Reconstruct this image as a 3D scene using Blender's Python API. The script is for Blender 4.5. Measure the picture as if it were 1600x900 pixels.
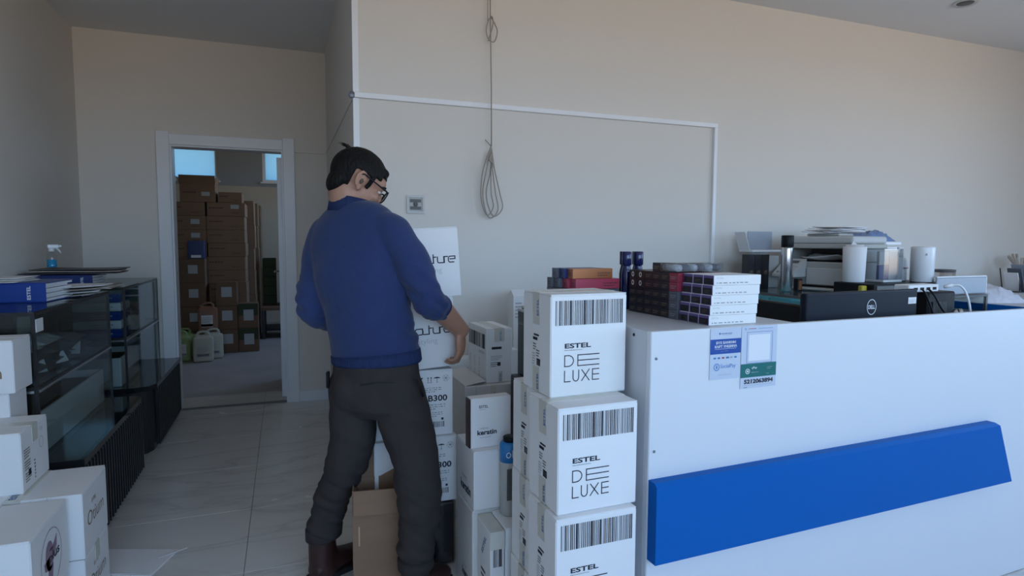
import bpy, bmesh, math, random
from mathutils import Vector, Matrix
random.seed(7)
sc = bpy.context.scene
for o in list(bpy.data.objects): bpy.data.objects.remove(o)
COL = sc.collection

# ---------------------------------------------------------------- camera
yaw, pit, rol = 0.3581, 0.0763, 0.0046
F = Vector((math.sin(yaw)*math.cos(pit), math.cos(yaw)*math.cos(pit), -math.sin(pit)))
R = Vector((math.cos(yaw), -math.sin(yaw), 0)); U = R.cross(F)
R2 = R*math.cos(rol)+U*math.sin(rol); U2 = U*math.cos(rol)-R*math.sin(rol)
cd = bpy.data.cameras.new('camera'); cam = bpy.data.objects.new('camera', cd); COL.objects.link(cam)
cd.sensor_width = 36; cd.lens = 949.36/1600*36; cd.clip_start = 0.05
m = Matrix((R2, U2, -F)).transposed().to_4x4(); m.translation = (0, 0, 1.278); cam.matrix_world = m
sc.camera = cam

# ---------------------------------------------------------------- sky, daylight
W = bpy.data.worlds.new('world'); sc.world = W; W.use_nodes = True
nt = W.node_tree; nt.nodes.clear()
tc = nt.nodes.new('ShaderNodeTexCoord'); sp = nt.nodes.new('ShaderNodeSeparateXYZ')
rp = nt.nodes.new('ShaderNodeValToRGB'); bg = nt.nodes.new('ShaderNodeBackground'); ow = nt.nodes.new('ShaderNodeOutputWorld')
mr = nt.nodes.new('ShaderNodeMapRange'); mr.inputs[1].default_value = -1; mr.inputs[2].default_value = 1
nt.links.new(tc.outputs['Generated'], sp.inputs[0]); nt.links.new(sp.outputs[2], mr.inputs[0]); nt.links.new(mr.outputs[0], rp.inputs[0])
nt.links.new(rp.outputs[0], bg.inputs[0]); nt.links.new(bg.outputs[0], ow.inputs[0])
e = rp.color_ramp.elements   # sunlit ground below the horizon, clear sky above it
e[0].position = 0.0; e[0].color = (.44, .345, .25, 1)
e[1].position = 1.0; e[1].color = (.12, .25, .52, 1)
for pos, c in ((.492, (.48, .38, .28, 1)), (.505, (.55, .78, 1.04, 1)), (.60, (.41, .65, .98, 1)), (.72, (.24, .42, .74, 1))):
    k = e.new(pos); k.color = c
bg.inputs[1].default_value = 8.1
def portal(loc, rot, sx, sy):
    l = bpy.data.lights.new('window_portal', 'AREA'); l.shape = 'RECTANGLE'; l.size = sx; l.size_y = sy
    l.cycles.is_portal = True
    o = bpy.data.objects.new('window_portal', l); COL.objects.link(o); o.location = loc; o.rotation_euler = rot
portal((2.15, -2.28, 1.775), (math.radians(90), 0, 0), 3.9, 1.55)
portal((-.4, -2.28, 1.575), (math.radians(90), 0, 0), 1.2, 1.95)
portal((5.73, 0, 1.75), (0, math.radians(90), 0), 1.6, 2.8)
portal((-.2, 10.28, 2.45), (math.radians(-90), 0, 0), 3.6, .62)
portal((2.19, 7.9, 2.1), (0, math.radians(90), 0), 1.2, 2.2)
sc.view_settings.view_transform = 'Standard'; sc.view_settings.look = 'None'
sc.view_settings.gamma = 1; sc.view_settings.use_curve_mapping = False
sc.view_settings.exposure = 0.0
sc.cycles.use_denoising = True
sc.cycles.max_bounces = 10; sc.cycles.diffuse_bounces = 6; sc.cycles.transparent_max_bounces = 24
sc.cycles.caustics_reflective = False; sc.cycles.caustics_refractive = False
sc.cycles.sample_clamp_indirect = 6

# ---------------------------------------------------------------- materials
M = {}
def mat(name, col, rough=.6, metal=0, var=.06, scale=8, bump=0, bscale=60, spec=.5, stretch=None, coat=0, sheen=0):
    m = bpy.data.materials.new(name); m.use_nodes = True; n = m.node_tree; L = n.links
    b = n.nodes['Principled BSDF']; b.inputs['Roughness'].default_value = rough; b.inputs['Metallic'].default_value = metal
    b.inputs['Specular IOR Level'].default_value = spec
    if coat: b.inputs['Coat Weight'].default_value = coat
    if sheen: b.inputs['Sheen Weight'].default_value = sheen
    t = n.nodes.new('ShaderNodeTexCoord'); mp = n.nodes.new('ShaderNodeMapping'); L.new(t.outputs['Object'], mp.inputs[0])
    if stretch: mp.inputs['Scale'].default_value = stretch
    nz = n.nodes.new('ShaderNodeTexNoise'); nz.inputs['Scale'].default_value = scale; nz.inputs['Detail'].default_value = 4
    L.new(mp.outputs[0], nz.inputs['Vector'])
    mx = n.nodes.new('ShaderNodeMix'); mx.data_type = 'RGBA'
    mx.inputs[6].default_value = tuple(max(0, c*(1-var)) for c in col)+(1,); mx.inputs[7].default_value = tuple(min(1, c*(1+var)) for c in col)+(1,)
    L.new(nz.outputs[0], mx.inputs[0]); L.new(mx.outputs[2], b.inputs['Base Color'])
    if bump:
        n2 = n.nodes.new('ShaderNodeTexNoise'); n2.inputs['Scale'].default_value = bscale; n2.inputs['Detail'].default_value = 3
        L.new(mp.outputs[0], n2.inputs['Vector'])
        bp = n.nodes.new('ShaderNodeBump'); bp.inputs['Strength'].default_value = bump; bp.inputs['Distance'].default_value = .01
        L.new(n2.outputs[0], bp.inputs['Height']); L.new(bp.outputs[0], b.inputs['Normal'])
    M[name] = m; return m
def glassmat(name, tint, gloss=1.0, rough=.0, blend=.0):
    m = bpy.data.materials.new(name); m.use_nodes = True; n = m.node_tree; L = n.links; n.nodes.clear()
    o = n.nodes.new('ShaderNodeOutputMaterial'); tr = n.nodes.new('ShaderNodeBsdfTransparent'); tr.inputs[0].default_value = tint+(1,)
    g = n.nodes.new('ShaderNodeBsdfGlossy'); g.inputs['Roughness'].default_value = rough
    nz = n.nodes.new('ShaderNodeTexNoise'); nz.inputs['Scale'].default_value = 3
    fr = n.nodes.new('ShaderNodeLayerWeight'); fr.inputs[0].default_value = .5      # Schlick reflectance, the same from both sides of the pane
    pw_ = n.nodes.new('ShaderNodeMath'); pw_.operation = 'POWER'; pw_.inputs[1].default_value = 5; L.new(fr.outputs['Facing'], pw_.inputs[0])
    mu = n.nodes.new('ShaderNodeMath'); mu.operation = 'MULTIPLY_ADD'; mu.inputs[1].default_value = gloss; mu.inputs[2].default_value = .045+blend
    L.new(pw_.outputs[0], mu.inputs[0])
    mx = n.nodes.new('ShaderNodeMixShader'); L.new(mu.outputs[0], mx.inputs[0]); L.new(tr.outputs[0], mx.inputs[1]); L.new(g.outputs[0], mx.inputs[2])
    L.new(mx.outputs[0], o.inputs[0]); M[name] = m; return m
mat('wall', (.70, .665, .62), .85, var=.02, scale=2, bump=.04, bscale=180)
mat('ceiling', (.72, .72, .72), .8, var=.015, scale=2)
mat('storewall', (.50, .44, .35), .9, var=.04, scale=2)
mat('storewall_upper', (.30, .32, .33), .9, var=.04, scale=2)
mat('concrete', (.36, .34, .33), .75, var=.18, scale=3, bump=.1, bscale=30)
mat('grout', (.22, .215, .21), .9)
mat('white_pvc', (.80, .82, .85), .35, var=.02)
mat('doorpaint', (.74, .76, .80), .35, var=.02)
mat('card_white', (.80, .80, .80), .7, var=.03, scale=5, bump=.05, bscale=40)
mat('card_grey', (.70, .69, .67), .75, var=.04, scale=5, bump=.05, bscale=40)
mat('card_brown', (.24, .145, .09), .85, var=.12, scale=6, bump=.08, bscale=60, stretch=(1, 1, 6))
mat('card_dark', (.17, .10, .062), .85, var=.14, scale=6, bump=.08, bscale=60, stretch=(1, 1, 6))
mat('card_green', (.04, .055, .028), .8, var=.12)
mat('tape', (.66, .65, .58), .25, var=.05)
mat('tape_brown', (.45, .33, .2), .3, var=.05)
mat('ink', (.018, .018, .03), .6, var=.0)
mat('ink_brown', (.07, .04, .03), .6)
mat('ink_grey', (.33, .34, .36), .6)
mat('ink_faint', (.50, .51, .53), .6)
mat('ink_blue', (.03, .13, .36), .5)
mat('ink_gold', (.24, .16, .10), .5)
mat('ink_mauve', (.30, .20, .27), .6)
mat('sticker', (.75, .76, .78), .5, var=.03)
mat('sticker_dim', (.42, .43, .45), .6, var=.1)  # copy of the white sticker, storeroom dimness put into its colour
mat('counter_white', (.70, .72, .745), .4, var=.012, scale=3)
mat('counter_edge', (.56, .58, .61), .45, var=.03)
mat('counter_blue', (.002, .110, .41), .5, var=.03, scale=3, spec=.12)
mat('black_metal', (.016, .016, .018), .3, var=.15)
mat('black_gloss', (.012, .013, .016), .06, var=.1)
mat('black_plastic', (.008, .0085, .011), .45, var=.15, spec=.2)
mat('dark_plastic', (.010, .014, .024), .45, var=.1, spec=.15)
mat('grey_plastic', (.42, .42, .40), .45, var=.04)
mat('grey_light', (.52, .53, .53), .45, var=.04)
mat('grey_dark', (.10, .10, .10), .5)
mat('silver', (.55, .56, .58), .22, metal=.9, var=.03)
mat('steel_screw', (.18, .2, .24), .4, metal=.6)
mat('white_plastic', (.78, .80, .83), .3, var=.02)
mat('paper', (.76, .76, .78), .8, var=.05, scale=12)
mat('paper_old', (.50, .44, .38), .85, var=.2, scale=15)
mat('navy', (.018, .035, .15), .35, var=.1)
mat('navy_gloss', (.012, .018, .085), .12, var=.1)
mat('royal', (.012, .05, .28), .3, var=.08)
mat('teal', (.03, .50, .62), .5, var=.12)
mat('yellow', (.50, .42, .03), .4)
mat('orange_box', (.45, .17, .07), .35, metal=.5, var=.05)
mat('pink_box', (.42, .05, .095), .35, var=.06)
mat('slate_box', (.10, .11, .14), .4, var=.1)
mat('tube_black', (.014, .012, .018), .35, var=.15)
mat('tube_purple', (.12, .085, .26), .4, var=.06)
mat('tube_red', (.28, .03, .06), .4)
mat('brown_leather', (.040, .015, .012), .4, var=.25, scale=20, bump=.2, bscale=50)
mat('rubber', (.015, .014, .014), .7)
mat('skin', (.40, .215, .145), .5, var=.10, scale=14, bump=.08, bscale=120)
mat('lip', (.32, .13, .10), .5)
mat('eye_white', (.7, .7, .7), .2)
mat('hair', (.006, .0055, .0055), .6, spec=.2, var=.3, scale=60, bump=.9, bscale=120, stretch=(1, 1, .25))
mat('ear_shade', (.10, .065, .05), .7, var=.3, scale=90)  # dark skin tone painting the shade inside the ears
mat('sweater', (.026, .043, .125), .9, var=.10, scale=40, bump=.25, bscale=260, sheen=.15, spec=.2)
mat('rib', (.020, .034, .100), .9, var=.2, scale=90, bump=.5, bscale=200, stretch=(1, 1, .1), spec=.2)
mat('trousers', (.042, .035, .034), .9, var=.14, scale=18, bump=.35, bscale=16, spec=.2)
mat('stitch', (.020, .019, .021), .9)
mat('wire', (.33, .29, .25), .6)
mat('can_white', (.52, .51, .42), .35, var=.05)
mat('can_green', (.30, .40, .17), .35, var=.06)
mat('can_pink', (.26, .12, .075), .4, var=.06)
mat('wood_pale', (.38, .27, .17), .7, var=.15, stretch=(1, 1, .2))
mat('blue_liquid', (.02, .30, .55), .1)
mat('blue_bag', (.16, .26, .48), .25, var=.3, scale=25, bump=.8, bscale=40)
mat('film', (.50, .53, .56), .18, var=.25, scale=30, bump=1.0, bscale=45)
mat('bag_paper', (.62, .62, .68), .6, var=.15, scale=20, bump=.8, bscale=25)
mat('poster_white', (.54, .59, .69), .35, var=.02)
mat('poster_blue', (.015, .075, .33), .35)
mat('poster_green', (.01, .14, .13), .35)
mat('cyan_ink', (.015, .19, .48), .4)
mat('box_dark', (.085, .08, .085), .5, var=.1)
mat('green_panel', (.012, .032, .034), .25, var=.1)
mat('lens_grey', (.32, .36, .42), .3)
glassmat('glass', (.80, .86, .86), .9, .0, .0)
glassmat('glass_clear', (.95, .97, .98), .9, .0, .0)
glassmat('clear_plastic', (.80, .83, .86), .9, .12, .10)
# frosted film of the storeroom windows
fm = bpy.data.materials.new('frosted'); fm.use_nodes = True; n = fm.node_tree; n.nodes.clear()
o_ = n.nodes.new('ShaderNodeOutputMaterial'); t_ = n.nodes.new('ShaderNodeBsdfTranslucent'); nz_ = n.nodes.new('ShaderNodeTexNoise')
nz_.inputs['Scale'].default_value = 2; mx_ = n.nodes.new('ShaderNodeMix'); mx_.data_type = 'RGBA'
mx_.inputs[6].default_value = (.25, .36, .40, 1); mx_.inputs[7].default_value = (.28, .39, .43, 1)
n.links.new(nz_.outputs[0], mx_.inputs[0]); n.links.new(mx_.outputs[2], t_.inputs[0]); n.links.new(t_.outputs[0], o_.inputs[0]); M['frosted'] = fm
# veined marble tile
def tilemat():
    m = bpy.data.materials.new('marble_tile'); m.use_nodes = True; n = m.node_tree; L = n.links; b = n.nodes['Principled BSDF']
    t = n.nodes.new('ShaderNodeNewGeometry')
    mp = n.nodes.new('ShaderNodeMapping'); mp.inputs['Rotation'].default_value = (0, 0, .3); mp.inputs['Scale'].default_value = (.5, 1.5, 1); L.new(t.outputs['Position'], mp.inputs[0])
    nz = n.nodes.new('ShaderNodeTexNoise'); nz.inputs['Scale'].default_value = 2.2; nz.inputs['Detail'].default_value = 8; nz.inputs['Distortion'].default_value = .6
    L.new(mp.outputs[0], nz.inputs['Vector'])
    a = n.nodes.new('ShaderNodeMath'); a.operation = 'SUBTRACT'; a.inputs[1].default_value = .5; L.new(nz.outputs[0], a.inputs[0])
    ab = n.nodes.new('ShaderNodeMath'); ab.operation = 'ABSOLUTE'; L.new(a.outputs[0], ab.inputs[0])
    cr = n.nodes.new('ShaderNodeValToRGB'); L.new(ab.outputs[0], cr.inputs[0])
    cr.color_ramp.elements[0].position = 0; cr.color_ramp.elements[0].color = (.56, .545, .52, 1)
    cr.color_ramp.elements[1].position = .05; cr.color_ramp.elements[1].color = (.68, .665, .63, 1)
    k = cr.color_ramp.elements.new(.015); k.color = (.64, .625, .595, 1)
    dz = n.nodes.new('ShaderNodeTexNoise'); dz.inputs['Scale'].default_value = 5; dz.inputs['Detail'].default_value = 5; L.new(t.outputs['Position'], dz.inputs['Vector'])
    L.new(cr.outputs[0], b.inputs['Base Color'])
    rr = n.nodes.new('ShaderNodeMapRange'); rr.inputs[3].default_value = .12; rr.inputs[4].default_value = .34; L.new(dz.outputs[0], rr.inputs[0]); L.new(rr.outputs[0], b.inputs['Roughness'])
    M['tile'] = m
tilemat()

# ---------------------------------------------------------------- mesh helpers
class MB:
    """collects shapes into one mesh, each face with a material"""
    def __init__(s): s.v = []; s.f = []; s.m = []; s.sm = []; s.mats = []
    def mi(s, k):
        if k not in s.mats: s.mats.append(k)
        return s.mats.index(k)
    def add(s, vs, fs, k, smooth=False, X=None):
        b = len(s.v); i = s.mi(k)
        s.v += [tuple(X @ Vector(v)) if X else tuple(v) for v in vs]
        for f in fs: s.f.append(tuple(b+j for j in f)); s.m.append(i); s.sm.append(smooth)
        return s
    def box(s, a, b, k, bev=0.0, X=None):
        x0, y0, z0 = a; x1, y1, z1 = b
        if bev <= 0:
            vs = [(x, y, z) for z in (z0, z1) for y in (y0, y1) for x in (x0, x1)]
            return s.add(vs, [(0, 2, 3, 1), (4, 5, 7, 6), (0, 1, 5, 4), (1, 3, 7, 5), (3, 2, 6, 7), (2, 0, 4, 6)], k, X=X)
        bm = bmesh.new(); bmesh.ops.create_cube(bm, size=1)
        for v in bm.verts: v.co = Vector(((x0+x1)/2+v.co.x*(x1-x0), (y0+y1)/2+v.co.y*(y1-y0), (z0+z1)/2+v.co.z*(z1-z0)))
        bmesh.ops.bevel(bm, geom=bm.edges[:], offset=min(bev, .45*min(abs(x1-x0), abs(y1-y0), abs(z1-z0))), segments=2 if bev > .006 else 1, affect='EDGES', profile=.5)
        bm.verts.index_update()
        s.add([v.co[:] for v in bm.verts], [[v.index for v in f.verts] for f in bm.faces], k, X=X); bm.free(); return s
    def lathe(s, prof, k, seg=24, X=None, smooth=True):
        vs = []; fs = []; n = len(prof)
        for i in range(seg):
            a = 2*math.pi*i/seg
            for r, z in prof: vs.append((r*math.cos(a), r*math.sin(a), z))
        for i in range(seg):
            for j in range(n-1):
                p, q = i*n+j, ((i+1) % seg)*n+j
                fs.append((p, q, q+1, p+1))
        if prof[0][0] > 1e-5: fs.append([((seg-i) % seg)*n for i in range(seg)])
        if prof[-1][0] > 1e-5: fs.append([i*n+n-1 for i in range(seg)])
        return s.add(vs, fs, k, smooth, X)
    def cyl(s, c, r, h, k, seg=20, X=None):
        T = Matrix.Translation(c)
        return s.lathe([(r*.97, 0), (r, r*.03), (r, h-r*.03), (r*.97, h)], k, seg, (X @ T) if X else T, True)
    def tube(s, pts, rad, k, seg=8, smooth=True, X=None, closed=False):
        P = [Vector(p) for p in pts]; n = len(P); vs = []; fs = []
        rr = rad if isinstance(rad, (list, tuple)) else [rad]*n
        nrm = None
        for i in range(n):
            if closed: t = P[(i+1) % n]-P[i-1]
            else: t = P[min(i+1, n-1)]-P[max(i-1, 0)]
            t.normalize()
            if nrm is None: nrm = t.orthogonal().normalized()
            else:
                nrm = nrm-t*nrm.dot(t); nrm = nrm.normalized() if nrm.length > 1e-6 else t.orthogonal().normalized()
            b = t.cross(nrm)
            for j in range(seg):
                a = 2*math.pi*j/seg; vs.append(P[i]+(nrm*math.cos(a)+b*math.sin(a))*rr[i])
        for i in range(n if closed else n-1):
            for j in range(seg):
                p = i*seg; q = ((i+1) % n)*seg; j2 = (j+1) % seg
                fs.append((p+j, p+j2, q+j2, q+j))
        if not closed:
            fs.append([seg-1-j for j in range(seg)]); fs.append([(n-1)*seg+j for j in range(seg)])
        return s.add(vs, fs, k, smooth, X)
    def loft(s, rings, k, seg=20, smooth=True):
        """rings: (centre, half width, half depth, side vector, axis)"""
        vs = []; fs = []; n = len(rings)
        for c, a, b, sv, ax in rings:
            c = Vector(c); sv = Vector(sv).normalized(); ax = Vector(ax).normalized(); sv = (sv-ax*sv.dot(ax)).normalized(); t = ax.cross(sv)
            for j in range(seg):
                th = 2*math.pi*j/seg; vs.append(c+sv*a*math.cos(th)+t*b*math.sin(th))
        for i in range(n-1):
            for j in range(seg):
                j2 = (j+1) % seg; fs.append((i*seg+j, i*seg+j2, (i+1)*seg+j2, (i+1)*seg+j))
        fs.append([seg-1-j for j in range(seg)]); fs.append([(n-1)*seg+j for j in range(seg)])
        return s.add(vs, fs, k, smooth)
    def ell(s, c, r, k, X=None, u=20, v=14):
        vs = [(0, 0, -1)]; fs = []
        for i in range(1, v):
            ph = -math.pi/2+math.pi*i/v
            for j in range(u):
                a = 2*math.pi*j/u; vs.append((math.cos(ph)*math.cos(a), math.cos(ph)*math.sin(a), math.sin(ph)))
        vs.append((0, 0, 1)); N = len(vs)-1
        for j in range(u): fs.append((0, 1+(j+1) % u, 1+j)); fs.append((N, N-u+j, N-u+(j+1) % u))
        for i in range(v-2):
            for j in range(u):
                p = 1+i*u; q = p+u; fs.append((p+j, p+(j+1) % u, q+(j+1) % u, q+j))
        vs = [Vector((c[0]+a[0]*r[0], c[1]+a[1]*r[1], c[2]+a[2]*r[2])) for a in vs]
        return s.add(vs, fs, k, True, X)
    def prism(s, poly, z0, z1, k, X=None):
        n = len(poly); vs = [(x, y, z0) for x, y in poly]+[(x, y, z1) for x, y in poly]
        fs = [list(range(n))[::-1], list(range(n, 2*n))]+[(i, (i+1) % n, n+(i+1) % n, n+i) for i in range(n)]
        return s.add(vs, fs, k, X=X)
    def mesh(s, name):
        me = bpy.data.meshes.new(name); me.from_pydata([tuple(v) for v in s.v], [], s.f)
        for k in s.mats: me.materials.append(M[k])
        me.polygons.foreach_set('material_index', s.m); me.polygons.foreach_set('use_smooth', s.sm)
        me.update(); return me
    def obj(s, name, parent=None):
        return link(name, s.mesh(name), parent)
def link(name, data, parent=None):
    o = bpy.data.objects.new(name, data); COL.objects.link(o)
    if parent: o.parent = parent
    return o
def tag(o, label, cat, group=None):
    o['label'] = label; o['category'] = cat
    if group: o['group'] = group
    return o
def empty(name, loc, rz=0, label=None, cat=None, group=None):
    o = link(name, None); o.location = loc; o.rotation_euler = (0, 0, rz); o.empty_display_size = .05
    if label: tag(o, label, cat, group)
    return o
def struct(o): o['kind'] = 'structure'; return o
def sbox(name, a, b, k, parent=None, bev=0):
    o = MB().box(a, b, k, bev).obj(name, parent)
    return struct(o) if parent is None else o
def pbox(name, a, b, k, parent, bev=.002): return MB().box(a, b, k, bev).obj(name, parent)

# print: lettering and marks as thin flat faces in one mesh
TX = {}
def textgeo(s, bold):
    key = (s, bold)
    if key not in TX:
        cu = bpy.data.curves.new('t', 'FONT'); cu.body = s; cu.size = 1; cu.offset = bold; cu.resolution_u = 3
        ob = bpy.data.objects.new('t', cu); COL.objects.link(ob)
        bpy.context.view_layer.update()
        me = bpy.data.meshes.new_from_object(ob.evaluated_get(bpy.context.evaluated_depsgraph_get()))
        vs = [tuple(v.co[:2]) for v in me.vertices]; fs = [tuple(p.vertices) for p in me.polygons]
        x0 = min(v[0] for v in vs); x1 = max(v[0] for v in vs); y0 = min(v[1] for v in vs); y1 = max(v[1] for v in vs)
        bpy.data.objects.remove(ob); bpy.data.curves.remove(cu); bpy.data.meshes.remove(me)
        TX[key] = (vs, fs, x0, x1, y0, y1)
    return TX[key]
class Print:
    def __init__(s, o, u, v, eps=.0007):
        s.o = Vector(o); s.u = Vector(u).normalized(); s.v = Vector(v).normalized(); s.n = s.u.cross(s.v); s.e = eps; s.mb = MB()
    def P(s, a, b, lift=0): return s.o+s.u*a+s.v*b+s.n*(s.e+lift)
    def rect(s, u, v, w, h, k, lift=0):
        s.mb.add([s.P(u, v, lift), s.P(u+w, v, lift), s.P(u+w, v+h, lift), s.P(u, v+h, lift)], [(0, 1, 2, 3)], k); return s
    def poly(s, pts, k, lift=0):
        s.mb.add([s.P(a, b, lift) for a, b in pts], [tuple(range(len(pts)))], k); return s
    def line(s, a, b, t, k, lift=0):
        dx, dy = b[0]-a[0], b[1]-a[1]; l = math.hypot(dx, dy); nx, ny = -dy/l*t/2, dx/l*t/2
        return s.poly([(a[0]-nx, a[1]-ny), (b[0]-nx, b[1]-ny), (b[0]+nx, b[1]+ny), (a[0]+nx, a[1]+ny)], k, lift)
    def ring(s, u, v, rx, ry, t, k, a0=0, a1=360, seg=32, lift=0):
        vs = []; fs = []
        for i in range(seg+1):
            a = math.radians(a0+(a1-a0)*i/seg)
            vs.append(s.P(u+rx*math.cos(a), v+ry*math.sin(a), lift)); vs.append(s.P(u+(rx-t)*math.cos(a), v+(ry-t)*math.sin(a), lift))
        for i in range(seg): fs.append((2*i+1, 2*i, 2*i+2, 2*i+3))
        s.mb.add(vs, fs, k); return s
    def disc(s, u, v, rx, ry, k, seg=24, lift=0):
        return s.poly([(u+rx*math.cos(2*math.pi*i/seg), v+ry*math.sin(2*math.pi*i/seg)) for i in range(seg)], k, lift)
    def text(s, t, u, v, w, h, k, bold=.0, rot=0, lift=0):
        """fit text into the box of width w, height h whose lower left corner is (u,v); rot in degrees about that corner"""
        vs, fs, x0, x1, y0, y1 = textgeo(t, bold); c, d = math.cos(math.radians(rot)), math.sin(math.radians(rot)); out = []
        for x, y in vs:
            a = (x-x0)/(x1-x0)*w; b = (y-y0)/(y1-y0)*h
            out.append(s.P(u+a*c-b*d, v+a*d+b*c, lift))
        s.mb.add(out, fs, k); return s
    def scribble(s, u, v, w, h, k, rows=3, seed=1):
        """rows of illegible small print"""
        r = random.Random(seed); rh = h/rows
        for i in range(rows):
            x = 0
            while x < w*.97:
                l = min(r.uniform(.03, .12)*w, w-x)
                s.rect(u+x, v+i*rh, l*.8, rh*.45, k); x += l+.02*w
                if i == 0 and x > w*.7: break
        return s
    def bars(s, u, v, w, h, seed=3, n=44, ks=('ink', 'ink_brown', 'ink_grey')):
        r = random.Random(seed); x = 0; st = w/n
        for i in range(n):
            bw = st*r.choice((.3, .45, .5, .65, .85)); s.rect(u+i*st, v, bw, h, r.choice((ks[0], ks[0], ks[0], ks[0], ks[1], ks[2])))
        return s
    def obj(s, name, parent): return s.mb.obj(name, parent)

def carton(name, label, p, dims, rz=0, k='card_white', tape=None, group=None, cat='box', seam='x', flaps=True, bev=.0035):
    """closed carton; origin at its left front bottom corner"""
    w, d, h = dims
    t = .0035 if flaps else 0
    root = MB().box((0, 0, 0), (w, d, h-t), k, bev).obj(name); root.location = p; root.rotation_euler = (0, 0, rz); tag(root, label, cat, group)
    if flaps:
        g = .0015
        if seam == 'x':
            pbox('flap', (.001, .001, h-t), (w-.001, d/2-g, h), k, root, .0012); pbox('flap', (.001, d/2+g, h-t), (w-.001, d-.001, h), k, root, .0012)
        else:
            pbox('flap', (.001, .001, h-t), (w/2-g, d-.001, h), k, root, .0012); pbox('flap', (w/2+g, .001, h-t), (w-.001, d-.001, h), k, root, .0012)
    if tape:
        q = MB(); tw = .024; z = h+.0006
        if seam == 'x': q.box((-.0008, d/2-tw, h), (w+.0008, d/2+tw, z), tape); q.box((-.0012, d/2-tw, h-.06), (-.0002, d/2+tw, z), tape); q.box((w+.0002, d/2-tw, h-.06), (w+.0012, d/2+tw, z), tape)
        else: q.box((w/2-tw, -.0008, h), (w/2+tw, d+.0008, z), tape); q.box((w/2-tw, -.0012, h-.06), (w/2+tw, -.0002, z), tape); q.box((w/2-tw, d+.0002, h-.06), (w/2+tw, d+.0012, z), tape)
        q.obj('tape', root)
    return root
def front(w, d, h): return Print((0, 0, 0), (1, 0, 0), (0, 0, 1))
def left(w, d, h): return Print((0, d, 0), (0, -1, 0), (0, 0, 1))
def right(w, d, h): return Print((w, 0, 0), (0, 1, 0), (0, 0, 1))
def top(w, d, h): return Print((0, 0, h), (1, 0, 0), (0, 1, 0), .0014)
# ================================================================ SETTING
XL, XC, YM, YB, ZC, ZM, XM, XR, YF = -1.326, .329, 3.076, 5.052, 2.728, 1.967, 2.455, 5.75, -2.3
struct(MB().box((XL-.2, YF-.2, -.2), (XR+.2, YB+.1, -.004), 'grout').obj('floor'))
fl = bpy.data.objects['floor']
tm = MB().box((0, 0, -.012), (.598, .598, 0), 'tile', .0012).mesh('tile')
for i in range(-2, 12):
    for j in range(-7, 7):
        x = -.174+.6*i; y = 2.4705+.6*j
        if x+.6 < XL or x > XR or y+.6 < YF or y > YB+.05: continue
        t = link('tile', tm, fl); t.location = (x+.001, y+.001, 0)
sbox('wall_left', (XL-.15, YF, 0), (XL, YB+.15, ZC), 'wall')
DX0, DX1, DZ = -.772, .012, 1.975          # door opening
wb = MB().box((XL, YB, 0), (DX0, YB+.14, ZC), 'wall').box((DX1, YB, 0), (XC+.1, YB+.14, ZC), 'wall').box((DX0, YB, DZ), (DX1, YB+.14, ZC), 'wall').obj('wall_alcove_back'); struct(wb)
struct(MB().box((XC, YM, 0), (XC+.15, YB, ZC), 'wall').obj('wall_alcove_side'))
struct(MB().box((XC+.15, YM, 0), (XR, YM+.15, ZC), 'wall').obj('wall_main'))
struct(MB().box((XR, YF, 0), (XR+.15, -1.4, ZC), 'wall').box((XR, 1.4, 0), (XR+.15, YM+.15, ZC), 'wall').box((XR, -1.4, 0), (XR+.15, 1.4, .95), 'wall').box((XR, -1.4, 2.55), (XR+.15, 1.4, ZC), 'wall').obj('wall_right'))
struct(MB().box((XL-.15, YF-.15, ZC), (XR+.15, YB+.14, ZC+.15), 'ceiling').obj('ceiling'))
# street front with its shop windows, behind the camera
wf = MB(); y0, y1 = YF-.15, YF
wx0, wxd, wx1, wza, wzb = -1.0, .2, 4.1, 1.0, 2.55
wf.box((XL-.15, y0, 0), (wx0, y1, ZC), 'wall').box((wx1, y0, 0), (XR+.15, y1, ZC), 'wall').box((wx0, y0, 0), (wxd, y1, .6), 'wall').box((wxd, y0, 0), (wx1, y1, wza), 'wall').box((wx0, y0, wzb), (wx1, y1, ZC), 'wall')
struct(wf.obj('wall_front'))
def window(n, a, b, z0, z1, Y0, pane, ax='x'):
    fr = MB(); ww = .05; f = (lambda p: p) if ax == 'x' else (lambda p: (p[1], p[0], p[2]))
    for p_, q_ in (((a, Y0, z0), (a+ww, Y0+.06, z1)), ((b-ww, Y0, z0), (b, Y0+.06, z1)), ((a+ww, Y0, z0), (b-ww, Y0+.06, z0+ww)), ((a+ww, Y0, z1-ww), (b-ww, Y0+.06, z1))): fr.box(f(p_), f(q_), 'white_pvc')
    wo = struct(fr.obj('window_%d' % n)); pbox('pane', f((a+ww, Y0+.025, z0+ww)), f((b-ww, Y0+.033, z1-ww)), pane, wo, 0); return wo
for i in range(3): window(i+1, wxd+1.3*i, wxd+1.3*(i+1), wza, wzb, y0+.04, 'glass_clear')
window(4, wx0, wxd, .6, wzb, y0+.04, 'glass_clear')
for i in range(2): window(8+i, -1.4+1.4*i, 1.4*i, .95, 2.55, XR+.05, 'glass_clear', 'y')
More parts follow.
